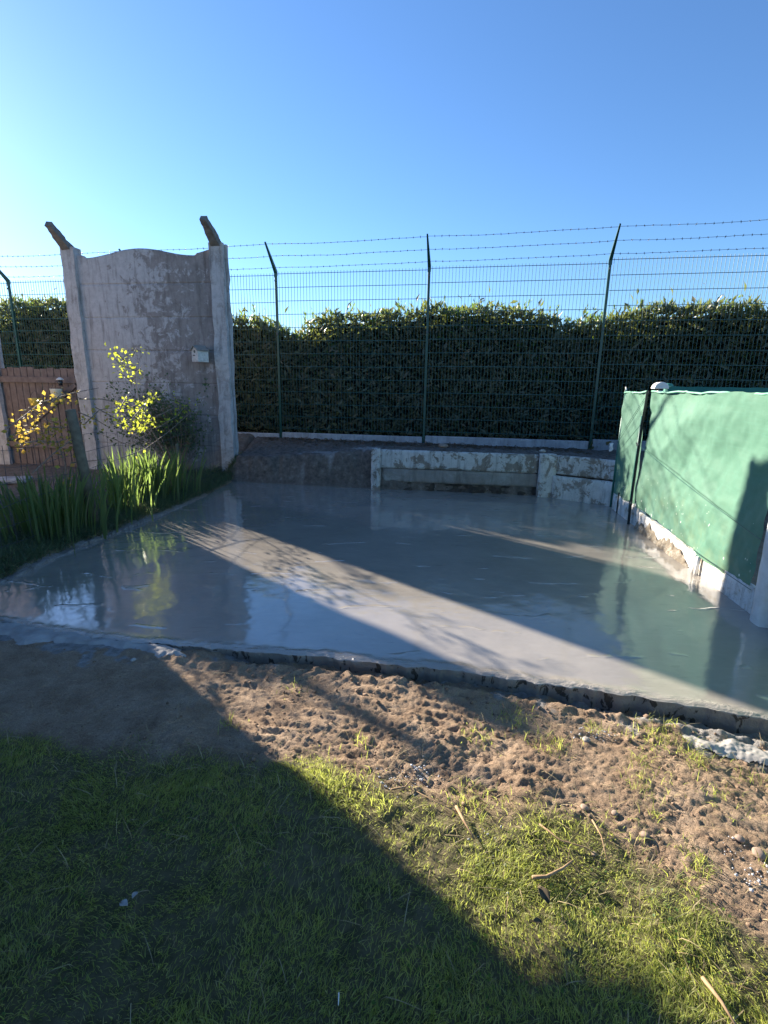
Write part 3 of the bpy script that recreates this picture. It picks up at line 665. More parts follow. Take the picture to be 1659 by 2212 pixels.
hedge_leaves('bramble_leaves', 13000, MAT['hedge2'], 0, 1, (.5, .75), clump=301, bias=.25, lr=(.035, .07), topw=.22)
# upright young shoots on top
P_, D_, N_, L_ = [], [], [], []; sm_ = MB()
for k in range(620):
    s = rng.uniform(0, Ltot); z = float(htop(np.array([s]))[0])-.07; dd = rng.uniform(.12, .8); hh = rng.uniform(.05, .17)*(1.8 if rng.random() < .15 else 1)
    b = hpt(np.array([s]), dd, np.array([z]))[0]; ln0 = rng.normal(0, .2, 2); tipv = b+np.array([ln0[0]*hh, ln0[1]*hh, hh])
    for j in range(int(hh/.016)+3):
        u = rng.random()**.7; q = b*(1-u)+tipv*u; a_ = rng.uniform(0, 6.28)
        P_.append(q); D_.append((math.cos(a_)*.6, math.sin(a_)*.6, rng.uniform(.4, 1.2))); N_.append((math.cos(a_), math.sin(a_), -.4)); L_.append(rng.uniform(.04, .085))
L_ = np.array(L_); leaves('young_shoots', P_, np.array(D_), np.array(N_), L_, L_*.3, MAT['hedge2'], hg); 

# ------------------------------------------------------------------ low retaining wall
RP = RW[0]; rw = thing('retaining_wall', 'low whitewashed concrete panel wall with flaking paint at the back of the slab', 'wall', RP, R(-8))
# local x along the wall from the left pier, -y to the camera
rlen = (RW[1]-RW[0]).length; pw = .13
zt0 = .575
def rough_box(c, d, n=(8, 2, 8), e=.006, seed=0):
    me = bpy.data.meshes.new('b'); mb = MB(); rs = np.random.default_rng(seed)
    nx_, ny_, nz_ = n; idx = {}; v = []; f = []
    def vid(i, j, k):
        key = (i, j, k)
        if key not in idx:
            idx[key] = len(v); corner = e*rs.normal(size=3)
            p0 = np.array([i/nx_-.5, j/ny_-.5, k/nz_-.5])*d
            edge = (i in (0, nx_))+(j in (0, ny_))+(k in (0, nz_))
            if edge >= 2: p0 = p0*(1-.012/np.maximum(np.abs(np.array(d)), .03)*(.5+abs(rs.normal())*.5))
            v.append(tuple(np.array(c)+p0+corner*.4))
        return idx[key]
    for i in range(nx_):
        for k in range(nz_):
            f.append((vid(i, 0, k), vid(i+1, 0, k), vid(i+1, 0, k+1), vid(i, 0, k+1))); f.append((vid(i, ny_, k), vid(i, ny_, k+1), vid(i+1, ny_, k+1), vid(i+1, ny_, k)))
    for j in range(ny_):
        for k in range(nz_):
            f.append((vid(0, j, k), vid(0, j, k+1), vid(0, j+1, k+1), vid(0, j+1, k))); f.append((vid(nx_, j, k), vid(nx_, j+1, k), vid(nx_, j+1, k+1), vid(nx_, j, k+1)))
    for i in range(nx_):
        for j in range(ny_):
            f.append((vid(i, j, nz_), vid(i+1, j, nz_), vid(i+1, j+1, nz_), vid(i, j+1, nz_))); f.append((vid(i, j, 0), vid(i, j+1, 0), vid(i+1, j+1, 0), vid(i+1, j, 0)))
    return mb.add(v, f)
rough_box((0, 0, zt0/2-.1), (pw, .13, zt0+.2), (3, 3, 18), .008, 1).build('pier', MAT['ret_top'], rw, True)
rough_box((rlen+.06, -.01, zt0/2-.1), (.22, .15, zt0+.2), (4, 3, 14), .007, 2).build('pier', MAT['ret_rend'], rw, True)
rough_box((rlen/2, .02, .43), (rlen-pw+.02, .05, .255), (50, 2, 8), .004, 3).build('panel', MAT['ret_top'], rw, True)
o = rough_box((rlen/2+.02, .03, .205), (rlen-pw+.0, .045, .19), (50, 2, 6), .003, 4).build('panel', MAT['ret_low'], rw, True); o['label'] = 'bare grey lower concrete panel'
_e = BX[5]-RW[1]; _ln = _e.length-.05; _an = math.degrees(math.atan2(_e.y, _e.x))+8; _rt = Matrix.Rotation(R(_an), 3, 'Z')
for c_, d_, sd_, mt_ in (((_ln/2+.13, .03, .44), (_ln+.02, .06, .25), 5, 'ret_top'), ((_ln/2+.13, .0, .12), (_ln+.02, .10, .36), 6, 'ret_rend')):
    o = rough_box(c_, d_, (20, 2, 8), .005, sd_).build('panel', MAT[mt_], rw, True)
    for v_ in o.data.vertices: v_.co = _rt @ v_.co + Vector((rlen+.04, .0, 0))
# dark soil showing under the hanging panel is the bank itself: a rough earth face
eb = []; nn = 120; zz_ = 10; v = []; 
for i in range(nn+1):
    for k in range(zz_+1):
        u = i/nn; z = -.05+.20*k/zz_; x_ = .06+(rlen-.1)*u
        v.append((x_, .045+.03*float(fbm(np.array([x_*9]), np.array([z*18.]), 401, 3)[0])-.03*(1-k/zz_), z))
q0 = (np.arange(nn)[:, None]*(zz_+1)+np.arange(zz_)[None]).ravel()
msoil = simple('dark_bank_soil', (.03, .024, .019), (.09, .07, .055), 22, .95, 1, .02, 40)
eo = big('earth_bank', np.array(v)@np.array(Matrix.Rotation(R(-8), 3, 'Z')).T+np.array(RP), np.stack([q0, q0+zz_+1, q0+zz_+2, q0+1], 1), msoil, None, True); tag(eo, kind='structure')
# ornament on the right end of the wall: broken white block
wb = rough_box((0, 0, .03), (.045, .05, .11), (2, 2, 4), .010, 9).build('broken_post_stub', MAT['white']); wb.location = vp(1322, 968, RW[1], -8)+Vector((0, .03, -.02))
tag(wb, 'small white broken concrete stub on the right end of the low wall', 'concrete stub')
st = MB(); 
def rock(name, c, r, seed, mat, flat=.6, label=None, cat='stone', group=None):
    rs = np.random.default_rng(seed); bm_v = []; ph = (1+5**.5)/2
    iv = [(-1, ph, 0), (1, ph, 0), (-1, -ph, 0), (1, -ph, 0), (0, -1, ph), (0, 1, ph), (0, -1, -ph), (0, 1, -ph), (ph, 0, -1), (ph, 0, 1), (-ph, 0, -1), (-ph, 0, 1)]
    fi = [(0, 11, 5), (0, 5, 1), (0, 1, 7), (0, 7, 10), (0, 10, 11), (1, 5, 9), (5, 11, 4), (11, 10, 2), (10, 7, 6), (7, 1, 8), (3, 9, 4), (3, 4, 2), (3, 2, 6), (3, 6, 8), (3, 8, 9), (4, 9, 5), (2, 4, 11), (6, 2, 10), (8, 6, 7), (9, 8, 1)]
    me = bpy.data.meshes.new(name); me.from_pydata([tuple(np.array(q)/1.9*r*rs.uniform(.7, 1.25, 3)*np.array([1, 1, flat])) for q in iv], [], fi); me.update()
    o = link(name, me, mat, None, True); mo = o.modifiers.new('s', 'SUBSURF'); mo.levels = mo.render_levels = 2
    o.location = c; o.rotation_euler = (0, 0, rs.uniform(0, 6)); tag(o, label, cat, group); return o
rock('stone', vp(1172, 973, RW[1], -8)+Vector((0, 0, -.01)), .055, 4, MAT['lump'], .5, 'white chip of stone lying on top of the low wall pier')
rock('stone', vp(960, 966, RW[1], -8)+Vector((0, .15, 0)), .10, 5, MAT['stone'], .45, 'flat pale stone on the bank behind the middle of the low wall')
rock('stone', gp(1000, 957, .47)+Vector((0, 0, 0)), .05, 6, MAT['lump'], .5, 'small white stone on the bank in front of the mesh fence')

# ------------------------------------------------------------------ screened fence on the right
sfn = thing('screened_fence', 'green shade net fence on a white concrete base board along the right of the slab', 'fence', RB0, R(FANG-180+180))
# local x runs away from the camera, local +y to the slab
LF = (RB1-RB0).length; XP = (gp(1378, 1133)-RB0).length; XE = LF+.08; NR = -1.9
def zfab0(x): return np.interp(x, [NR, .0, .25, .9, XP-.1, XE], [.12, .12, .135, .16, .21, .20])
m, t, p = nmat('green_shade_net'); P = wpos(t)
c = ramp(t, noise(t, P, 2.2, 4, .6), [(.3, (.062, .18, .115)), (.7, (.10, .235, .16))])
c = mix(t, ramp(t, noise(t, wpos(t, (2, 2, 30)), 2, 4, .6), [(.5, 0), (.8, .25)]), c, (.12, .32, .23))
g = N(t, 'ShaderNodeSeparateXYZ'); L(t, P, g.inputs[0])
zr = N(t, 'ShaderNodeMapRange'); zr.inputs[1].default_value = .15; zr.inputs[2].default_value = .7; zr.inputs[3].default_value = .095; zr.inputs[4].default_value = .0; L(t, g.outputs[2], zr.inputs[0])
vo = N(t, 'ShaderNodeTexVoronoi'); vo.inputs['Scale'].default_value = 26; L(t, wpos(t, (1, 1, .7)), vo.inputs[0])
sel = noise(t, P, 5, 3, .6)
spots = mth(t, 'MULTIPLY', mth(t, 'LESS_THAN', vo.outputs[0], mth(t, 'MULTIPLY', zr.outputs[0], 2.4)), ramp(t, sel, [(.50, 0), (.54, 1)]))
c = mix(t, spots, c, (.72, .78, .68))
dirt = mth(t, 'MULTIPLY', ramp(t, noise(t, P, 6, 5, .65), [(.45, 0), (.7, 1)]), mth(t, 'MULTIPLY', zr.outputs[0], 5))
c = mix(t, dirt, c, (.20, .24, .10))
L(t, c, p.inputs['Base Color']); p.inputs['Roughness'].default_value = .62; p.inputs['Specular IOR Level'].default_value = .3
p.inputs['Sheen Weight'].default_value = .35; p.inputs['Sheen Roughness'].default_value = .4
wv1 = N(t, 'ShaderNodeTexWave', bands_direction='Z'); wv1.inputs['Scale'].default_value = 70; wv1.inputs['Distortion'].default_value = 1.5; L(t, P, wv1.inputs[0])
nb = bump(t, wv1.outputs[1], .12, .002); nb = bump(t, noise(t, wpos(t, (12, 12, 60)), 4, 4, .7), .35, .003, nb)
L(t, nb, p.inputs['Normal']); MNET = m
tr = N(t, 'ShaderNodeBsdfTranslucent'); L(t, c, tr.inputs[0]); ms = N(t, 'ShaderNodeMixShader'); ms.inputs[0].default_value = .22
L(t, p.outputs[0], ms.inputs[1]); L(t, tr.outputs[0], ms.inputs[2]); L(t, ms.outputs[0], t.nodes['Material Output'].inputs[0])
def net(x0, x1, ztop, name='shade_net', amp=1, seed=0, cut=None):
    nx_, nz_ = 140, 70; u, v_ = np.meshgrid(np.linspace(0, 1, nx_), np.linspace(0, 1, nz_)); x = x0+(x1-x0)*u
    z0_ = zfab0(x)+.012*fbm(x*6, x*0, seed+1, 3); zt_ = ztop(x)+.012*fbm(x*5, x*0+4, seed+2, 3); z = z0_+(zt_-z0_)*v_
    y = .030*fbm(x*1.3+z*.8, z*1.9, seed+3, 3)*amp + .010*fbm(x*4+z*3, z*1.5-x*2, seed+5, 3)*amp
    # belly between posts and diagonal pull folds
    y = y-.05*np.sin(np.pi*np.clip(u, 0, 1))*np.sin(np.pi*v_)*amp
    dd = (x1-x)+(zt_-z)*.9; y = y+.024*np.sin(dd*9+2*fbm(x*2, z*2, seed+6, 2))*np.exp(-dd*1.2)*amp
    y = y+.004*fbm(x*14+z*5, z*16, seed+9, 3)*amp-.014*np.abs(np.sin((z*5.5+x*1.6)+fbm(x, z, seed+7, 2)*2))*amp
    if cut is not None: x = x+cut*(1-v_)*(1-u)
    V_ = np.stack([x, y+.035, z], -1).reshape(-1, 3); q = (np.arange(nz_-1)[:, None]*nx_+np.arange(nx_-1)[None]).ravel()
    return big(name, V_, np.stack([q, q+1, q+1+nx_, q+nx_], 1), MNET, sfn, True)
zt_main = lambda x: np.interp(x, [NR, 0, XP, XE], [1.42, 1.405, 1.395, 1.375])
net(.02, XP-.06, zt_main, seed=500, cut=.12)
net(XP+.03, XE, zt_main, amp=.55, seed=520)
net(NR, -.14, zt_main, seed=540)
# top hem and rope
def strip(name, x0, x1, r, dy, dz, mat):
    pts = []; n_ = 40
    for i in range(n_+1):
        x = x0+(x1-x0)*i/n_; pts.append((x, .036+dy+.004*random.uniform(-1, 1), float(zt_main(x))+dz+.006*math.sin(x*9)+.004*random.uniform(-1, 1)))
    MB().tube(pts, r, 6).build(name, mat, sfn, True)
MHEM = simple('pale_green_hem', (.09, .30, .2), (.2, .40, .3), 20, .6)
strip('hem', .02, XP-.07, .009, 0, .0, MHEM); strip('hem', XP+.03, XE, .010, 0, 0, MHEM)
# base boards
def board(x0, x1, h, seed): return rough_box(((x0+x1)/2, -.0, h/2-.12), (x1-x0, .05, h+.24), (60, 2, 8), .004, seed).build('base_board', MAT['base'], sfn, True)
board(NR, .0, .15, 11); board(.03, XP-.14, .17, 12); board(XP-.12, XE, .22, 13)
# mortar and dirt crust along the board foot near the black post
q = []
v = []; nn = 90; kk = 7
for i in range(nn+1):
    x = .95+(XP-.15-.95)*i/nn; hgt = (.10+.05*float(fbm(np.array([x*8]), np.array([0.]), 611, 3)[0]))*min(1, (x-.9)*3)
    for k in range(kk+1):
        a_ = k/kk; v.append((x, .028+(.035*(1-a_)+.010*float(fbm(np.array([x*20]), np.array([a_*4.]), 612, 3)[0])), -.01+hgt*a_))
q0 = (np.arange(nn)[:, None]*(kk+1)+np.arange(kk)[None]).ravel()
big('mortar_crust', v, np.stack([q0, q0+kk+1, q0+kk+2, q0+1], 1), weathered('rough_mortar', (.17, .14, .105), (.28, .235, .175), (.42, .38, .31), (.07, .05, .03), .5, .6, 16, 6), sfn, True)
# posts
rough_box((-.085, .02, .66), (.12, .12, 1.6), (3, 3, 20), .004, 31).build('concrete_post', MAT['white'], sfn, True)
cp = MB(); # domed post behind the net beside the black one
v = []; r_ = .07
rough_box((XP-.06, -.035, .66), (.11, .06, 1.5), (3, 2, 16), .003, 32).build('concrete_post', MAT['white'], sfn, True)
n1_ = 14; prof_ = [(r_*math.cos(a_), r_*.95*math.sin(a_)) for a_ in np.linspace(0, math.pi, n1_)]
mb = MB(); k = len(prof_); v = [(XP-.06+a_, -.10, 1.425+b_) for a_, b_ in prof_]+[(XP-.06+a_*.97, .02, 1.425+b_*.97) for a_, b_ in prof_]
mb.add(v, [tuple(range(k)), tuple(range(2*k-1, k-1, -1))]+[(j, j+k, (j+1) % k+k, (j+1) % k) for j in range(k)])
# the domed cap is turned so that its half-round face looks at the camera
cap = mb.build('domed_cap', MAT['white'], sfn, bev=.006, segs=2)
import mathutils
for vtx_ in cap.data.vertices:
    c = Vector((vtx_.co.x-(XP-.06), vtx_.co.y+.04, 0)); vtx_.co.x = XP-.06+(c.y)*.9; vtx_.co.y = -.04+c.x
bp = [(XP-.005, .062, -.02), (XP-.01, .062, .30), (XP+.0, .066, .7), (XP-.015, .06, 1.1), (XP-.10, .058, 1.22), (XP-.10, .055, 1.42)]
bp = [(XP+.0, .065, -.05), (XP+.0, .068, .35), (XP-.005, .066, .75), (XP-.012, .064, 1.12), (XP-.03, .062, 1.25), (XP-.03, .06, 1.405)]
MB().tube(bp, .0145, 6).build('iron_post', MAT['black'], sfn)
mpipe = simple('green_pipe', (.02, .12, .10), (.03, .16, .13), 12, .4)
MB().tube([(XP+.055, .055, .12), (XP+.05, .056, .7), (XP+.035, .058, 1.15)], .012, 8).build('green_pipe', mpipe, sfn, True)
MB().tube([(XE+.0, .04, .02), (XE+.02, .03, .7), (XE+.02, .02, 1.43)], .013, 8).build('corner_post', mpipe, sfn, True)
MB().tube([(XE-.02, .03, 1.405), (XE+.03, .025, 1.44), (XE+.035, .025, 1.38)], .006, 6).build('wire_tie', MAT['white'], sfn, True)
wi = MAT['post_green']
for a_, b_ in (((XP, .075, .86), (.0, .05, .50)), ((XP, .075, .24), (.02, .07, .18))):
    a_ = Vector(a_); b_ = Vector(b_); MB().tube([a_.lerp(b_, k/12)-Vector((0, 0, .02*math.sin(math.pi*k/12))) for k in range(13)], .0026, 5, False).build('tension_wire', wi, sfn)
for z in (.86, .24):
    MB().box((XP-.03, .082, z), (.05, .018, .022), Matrix.Rotation(.3, 3, 'Y')).tube([(XP-.005, .082, z), (XP+.03, .08, z+.012)], .007, 6).build('wire_tensioner', MAT['barb'], sfn)
for (x0_, z0_, x1_, z1_) in ((XP+.0, 1.33, XE, .84), (XP+.0, 1.07, XE, .66), (XP, 1.30, XE, .80)):
    MB().tube([(x0_, .07, z0_), (x1_, .05, z1_)], .0022, 4, False).build('stay_wire', wi, sfn)
# two short white pipes fixed to the base board
q = gp(1510, 1240); x_ = (q-RB0).dot(FDIR)
for dx in (-.022, .022):
    MB().tube([(x_+dx, .05, -.02), (x_+dx, .05, .15)], .015, 12).build('short_pipe', MAT['white'], sfn, True)
# thin black stake in the back right corner
sk = MB().tube([(0, 0, -.03), (.01, .03, .24)], .008, 6).build('iron_stake', MAT['black']); sk.location = gp(1328, 1103)+Vector((-.03, -.12, 0)); tag(sk, 'thin black iron stake leaning in the back right corner of the slab', 'stake')

# second screened fence behind
s2 = thing('far_screened_fence', 'dark green screened fence farther off behind the pale green net', 'fence', (3.35, 6.35, 0), R(-8))
v = []; nn = 60
for i in range(nn+1):
    x = 5.5*i/nn
    for z in (.2, .8, 1.455-.0*x): v.append((x, .02*math.sin(x*5+z*3), z+.004*math.sin(x*20)))
q0 = (np.arange(nn)[:, None]*3+np.arange(2)[None]).ravel()
o = big('shade_net', v, np.stack([q0, q0+3, q0+4, q0+1], 1), simple('dark_green_net', (.03, .14, .10), (.045, .19, .13), 8, .7), s2, True); o.modifiers.new('s', 'SOLIDIFY').thickness = .004
for x in (.05, 1.35, 3.4, 5.45):
    po = rough_box((x, .05, .72), (.09, .07, 1.46), (2, 2, 12), .002, 41).build('post', simple('green_painted_post', (.05, .22, .16), (.07, .27, .2), 10, .6) if x == .05 else bpy.data.materials['green_painted_post'], s2, True)
    cp_ = MB().tube([(x, .05, 1.44), (x, .05, 1.475), (x, .05, 1.492)], [.055, .052, .030], 12).build('cap', bpy.data.materials['green_painted_post'], po, True)

# ------------------------------------------------------------------ wooden fence in the left bay, with pots
wf = thing('wooden_fence', 'low brown wooden board fence between the tall concrete walls at left', 'fence', WL+Vector((0, 0, 0)), R(-9))
for i in range(12):
    x = .07+i*.118; h_ = 1.57+.02*random.uniform(-1, 1)
    MB().box((x, .0+random.uniform(-.003, .003), h_/2+.03), (.104, .02, h_)).build('board', MAT['wood'], wf, bev=.003)
for z in (.4, 1.42): MB().box((.7, -.032, z), (1.45, .04, .09)).build('rail', MAT['wood'], wf, bev=.003)
MB().box((.72, -.03, .92), (1.5, .03, .07), Matrix.Rotation(-.62, 3, 'Y')).build('brace', MAT['wood'], wf, bev=.003)
FPt = WL+WN*.08
def pot(px_, py_, r_, h_, mat, label):
    c = vp(px_, py_, FPt+WN*.1, -9); t_ = thing('hanging_pot', label, 'plant pot', c)
    MB().tube([(0, 0, -h_), (0, 0, 0), (0, 0, .015)], [r_*.72, r_, r_*1.05], 20).build('bowl', mat, t_, True)
    MB().tube([(-r_*.9, 0, 0), (-r_*.5, .02, .09), (0, .03, .13), (r_*.5, .02, .09), (r_*.9, 0, 0)], .003, 5).build('hanger', MAT['black'], t_, True)
    MB().tube([(0, 0, -.001), (0, 0, .012)], [r_*.93, r_*.93], 20).build('compost', bpy.data.materials['dark_bank_soil'], t_)
pot(121, 842, .085, .13, MAT['cream'], 'cream plant pot hanging on the brown wooden fence')
pot(75, 862, .09, .10, MAT['yellow'], 'yellow plant pot hanging on the brown wooden fence beside the cream one')
c = vp(130, 824, FPt+WN*.1, -9); ln_ = thing('garden_lantern', 'small white topped garden lantern above the cream pot', 'lantern', c)
MB().tube([(0, 0, -.06), (0, 0, .02)], [.028, .035], 12).build('glass', MAT['glass'], ln_, True)
MB().tube([(0, 0, .022), (0, 0, .035), (0, 0, .06)], [.055, .05, .012], 12).build('lid', MAT['white'], ln_, True)

# light stone by the left edge, in the garden
pv = rough_box((0, 0, .02), (.9, .32, .06), (14, 6, 2), .004, 77).build('paving_stone', MAT['kerb'], None, True); pv.location = gp(-20, 1042, .08); pv.rotation_euler = (0, 0, R(20)); tag(pv, 'pale flat stone slab lying in the garden at the left edge', 'paving stone')

# ------------------------------------------------------------------ garden fence: posts and wire along the left of the slab
gf = thing('garden_wire_fence', 'rusty wire garden fence with a leaning grey round post left of the slab', 'fence', (-2.87, 4.91, 0)); go_ = Vector((2.87, -4.91, 0))
GA = Vector((-3.05, 3.2, .03)); GB = Vector((-2.87, 4.91, .03)); GC = Vector((-2.62, 6.3, .03)); GD = Vector((-2.45, 7.6, .03))
pb = gp(205, 1140, .03); pt = vp(152, 885, pb, 80)
MB().tube([pb+go_-Vector((0, 0, .1)), pb.lerp(pt, .5)+go_+Vector((.01, 0, 0)), pt+go_], [.050, .047, .043], 12).build('post', MAT['wood_post'], gf, True)
p2 = gp(395, 1062, .03); MB().tube([p2+go_-Vector((0, 0, .1)), p2+go_+Vector((-.03, .0, .62))], [.022, .02], 8).build('post', MAT['wood_post'], gf, True)
line = [GA, GB, GC, GD]
mb = MB()
for z in (.12, .27, .42, .57, .72, .87):
    pts = []
    for a_, b_ in zip(line[:-1], line[1:]):
        for k in range(10): pts.append(a_.lerp(b_, k/10)+go_+Vector((.01*random.uniform(-1, 1), 0, z+.02*math.sin(k*.6+z*9)+.012*random.uniform(-1, 1))))
    pts.append(line[-1]+go_+Vector((0, 0, z))); mb.tube(pts, .0022, 4, False)
mb.build('wire', MAT['barb'], gf); mb = MB()
for a_, b_ in zip(line[:-1], line[1:]):
    n_ = int((b_-a_).length/.15)
    for k in range(n_): q = a_.lerp(b_, k/n_)+go_; mb.tube([q+Vector((0, 0, .1)), q+Vector((random.uniform(-.01, .01), 0, .5)), q+Vector((0, 0, .89))], .0018, 4, False)
mb.build('wire_verticals', MAT['barb'], gf)

# ------------------------------------------------------------------ plants of the left garden
def iris(c, n_, h_, spread, label, group='sword-leaved clumps beside the slab'):
    n_ = int(n_*1.35); spread *= 1.5; h_ *= 1.12
    t_ = thing('iris_clump', label, 'plant', c, 0, group)
    a_ = rng.uniform(0, 6.28, n_); rr_ = np.abs(rng.normal(0, spread, n_)); P_ = np.stack([rr_*np.cos(a_), rr_*np.sin(a_), np.full(n_, -.02)], 1)
    blades('leaves', P_, np.stack([np.cos(a_), np.sin(a_)], 1)+rng.normal(0, .3, (n_, 2)), rng.uniform(.6, 1.05, n_)*h_, rng.uniform(.014, .026, n_), rng.uniform(.05, .35, n_), MAT['iris'], t_, 6)
    return t_
iris(gp(110, 1165, .05), 70, .62, .14, 'dim clump of tall sword leaves left of the grey round post')
iris(gp(160, 1150, .05), 60, .60, .12, 'dim clump of tall sword leaves right in front of the grey round post')
iris(gp(60, 1150, .05), 46, .55, .13, 'dim clump of tall sword leaves nearest the left edge')
iris(gp(262, 1108, .05), 60, .58, .12, 'clump of sword leaves just right of the grey round post')
iris(gp(300, 1088, .05)+Vector((-.15, .2, 0)), 64, .62, .12, 'clump of bright sunlit sword leaves near the left of the vine')
iris(gp(345, 1080, .05)+Vector((-.1, .1, 0)), 80, .60, .13, 'clump of bright sunlit sword leaves under the yellow leaved shrub')
iris(gp(385, 1068, .05)+Vector((-.08, .15, 0)), 60, .58, .12, 'clump of bright sunlit sword leaves beside the thin brown stake')
# variegated rosette
t_ = thing('spider_plant', 'pale striped rosette plant at the foot of the tall wall right pier', 'plant', gp(462, 1026, .05)+Vector((-.05, .1, 0)))
n_ = 110; a_ = rng.uniform(0, 6.28, n_)
blades('leaves', np.stack([.05*np.cos(a_)*rng.random(n_)*2.4, .05*np.sin(a_)*rng.random(n_)*2.4, np.zeros(n_)], 1), np.stack([np.cos(a_), np.sin(a_)], 1), rng.uniform(.14, .28, n_), rng.uniform(.008, .015, n_), rng.uniform(.5, 1.3, n_), MAT['pale'], t_, 5)

def bush(name, label, cat, base, twigs, mat, lsz, per=7, P0=None, ang=80, depth=.12, lw=.6, thick=.006, jit=.0, lmat=None, stem_from=None):
    """woody plant: twigs are polylines given by photo points on the fence plane, with real depth added"""
    t_ = thing(name, label, cat, base); mb = MB(); LP, LD, LN = [], [], []
    for pts, leafy in twigs:
        d0 = rng.uniform(-depth, depth); Q = []
        for k, (x, y) in enumerate(pts):
            q = vp(x, y, P0, ang); q = q+Vector((d0+rng.uniform(-.02, .02), 0, 0)); Q.append(q-Vector(base))
        R_ = [thick*(1-.6*k/(len(Q)-1)) for k in range(len(Q))]
        mb.tube(Q, R_, 5)
        if leafy:
            for a_, b_ in zip(Q[:-1], Q[1:]):
                for j in range(max(2, int((b_-a_).length*per*8*leafy))):
                    q = a_.lerp(b_, rng.random()); o_ = Vector(rng.normal(0, .030, 3)); LP.append(q+o_); LD.append(o_.normalized()+Vector(rng.normal(0, .4, 3))); LN.append(Vector(rng.normal(0, .6, 3))+Vector((.3, -.5, .7)))
    mb.build('branches', MAT['branch'], t_, True)
    n_ = len(LP); Ls = rng.uniform(lsz*.6, lsz*1.25, n_)
    leaves('leaves', np.array(LP), np.array(LD), np.array(LN), Ls, Ls*lw, mat, t_, .1)
    return t_
FPl = Vector((-2.87, 4.91, 0))
bush('grape_vine', 'straggling vine with orange and yellow young leaves tied along the garden wire at far left', 'vine', gp(150, 1130, .03)+Vector((-.1, .1, 0)), [
 ([(150, 1120), (140, 1000), (120, 940), (60, 930), (20, 940)], 0.5), ([(50, 1022), (95, 985), (150, 940), (170, 905)], .0), ([(25, 925), (60, 900), (105, 868), (150, 862)], .9),
 ([(20, 935), (80, 925), (150, 922), (165, 905)], 1.1), ([(30, 960), (70, 952), (120, 955), (165, 960)], 1.3), ([(60, 880), (85, 905), (120, 915)], 1.0), ([(95, 875), (130, 850), (170, 862)], .7), ([(20, 950), (45, 935), (75, 945)], 1.1),
 ([(130, 985), (160, 965), (175, 940)], .5), ([(160, 1000), (210, 995), (250, 990)], 0), ([(105, 870), (170, 850), (230, 838)], 0), ([(185, 915), (215, 885), (245, 880)], .7), ([(170, 890), (205, 905), (240, 925)], .5), ([(170, 862), (215, 862), (265, 872)], .15), ([(215, 880), (255, 905), (290, 930)], .2)],
 MAT['vine'], .040, 9, FPl, 81, .06, .75, .006)
FPs = Vector((-2.75, 5.7, 0))
bush('yellow_shrub', 'arching shrub with bright yellow green sunlit leaves in front of the tall concrete wall', 'shrub', gp(370, 1050, .03)+Vector((-.2, .1, 0)), [
 ([(365, 1050), (350, 980), (320, 930), (290, 870), (275, 800), (262, 745)], .0), ([(262, 870), (275, 880), (300, 868), (330, 852)], .8), ([(290, 880), (268, 905), (275, 930)], 1.6), ([(300, 885), (300, 910), (292, 935)], 1.9), ([(275, 855), (258, 885), (262, 925)], 1.1), ([(310, 900), (320, 925), (335, 905), (350, 915)], .9),
 ([(275, 800), (250, 790), (228, 775)], 1.3), ([(270, 780), (245, 760), (232, 755)], 1.0), ([(268, 770), (280, 752), (292, 762)], .6), ([(285, 830), (300, 805), (310, 790)], .6), ([(280, 820), (255, 800)], .6), ([(262, 990), (310, 970), (360, 935), (420, 880), (435, 855)], .08), ([(350, 900), (390, 880), (440, 862)], .12), ([(320, 860), (360, 850), (400, 900)], .25), ([(345, 925), (380, 900), (405, 875)], .6)],
 MAT['shrub'], .042, 11, FPs, 81, .08, .7, .006)
# dull leafy shrub between the yellow one and the wall
b0 = gp(420, 1030, .04)+Vector((-.25, .1, 0)); t_ = thing('dull_shrub', 'dim grey green leafy shrub beneath the birdhouse against the concrete wall', 'shrub', b0)
mb = MB(); LP, LD = [], []
for k in range(70):
    a_ = rng.uniform(0, 6.28); tgt = Vector((rng.normal(-.18, .32), rng.normal(.0, .12), rng.uniform(.55, 1.42))); mid = tgt*.5+Vector((rng.normal(0, .06), 0, .08))
    mb.tube([(0, 0, 0), mid, tgt], [.009, .005, .002], 4)
    for j in range(46):
        u = rng.uniform(.45, 1.05); q = (mid.lerp(tgt, (u-.5)*2) if u > .5 else mid*u*2)+Vector(rng.normal(0, .055, 3)); LP.append(q); LD.append(rng.normal(0, 1, 3)+np.array([0, 0, .1]))
mb.build('branches', MAT['branch'], t_); n_ = len(LP); Ls = rng.uniform(.03, .06, n_); leaves('leaves', np.array(LP), np.array(LD), rng.normal(0, .5, (n_, 3))+np.array([.2, -.6, .6]), Ls, Ls*.6, MAT['dull'], t_)
# weeds and litter under the plants
n = 24000; gy = rng.uniform(2.9, 8.0, n); gx = xleft(gy)-.05*rng.random(n)-rng.exponential(.38, n); keep = gx > -5.5; gx, gy = gx[keep], gy[keep]; n = len(gx); an = rng.uniform(0, 6.3, n)
o = blades('weeds', np.stack([gx, gy, height(gx, gy)-.01], 1), np.stack([np.cos(an), np.sin(an)], 1), rng.uniform(.03, .15, n), rng.uniform(.003, .008, n), rng.uniform(.2, 1.4, n), MAT['dull'], None, 3); tag(o, 'low weeds covering the garden soil left of the slab', 'weeds', kind='stuff')
n = 1500; gy = rng.uniform(2.9, 7.8, n); gx = xleft(gy)-rng.exponential(.16, n); an = rng.uniform(0, 6.3, n)
o = blades('garden_litter', np.stack([gx, gy, height(gx, gy)+.004], 1), np.stack([np.cos(an), np.sin(an)], 1), rng.uniform(.03, .12, n), rng.uniform(.003, .006, n), rng.uniform(1.5, 2.6, n), MAT['drygrass'], None, 3); tag(o, 'dry stems and litter along the left edge of the slab', 'plant litter', kind='stuff')
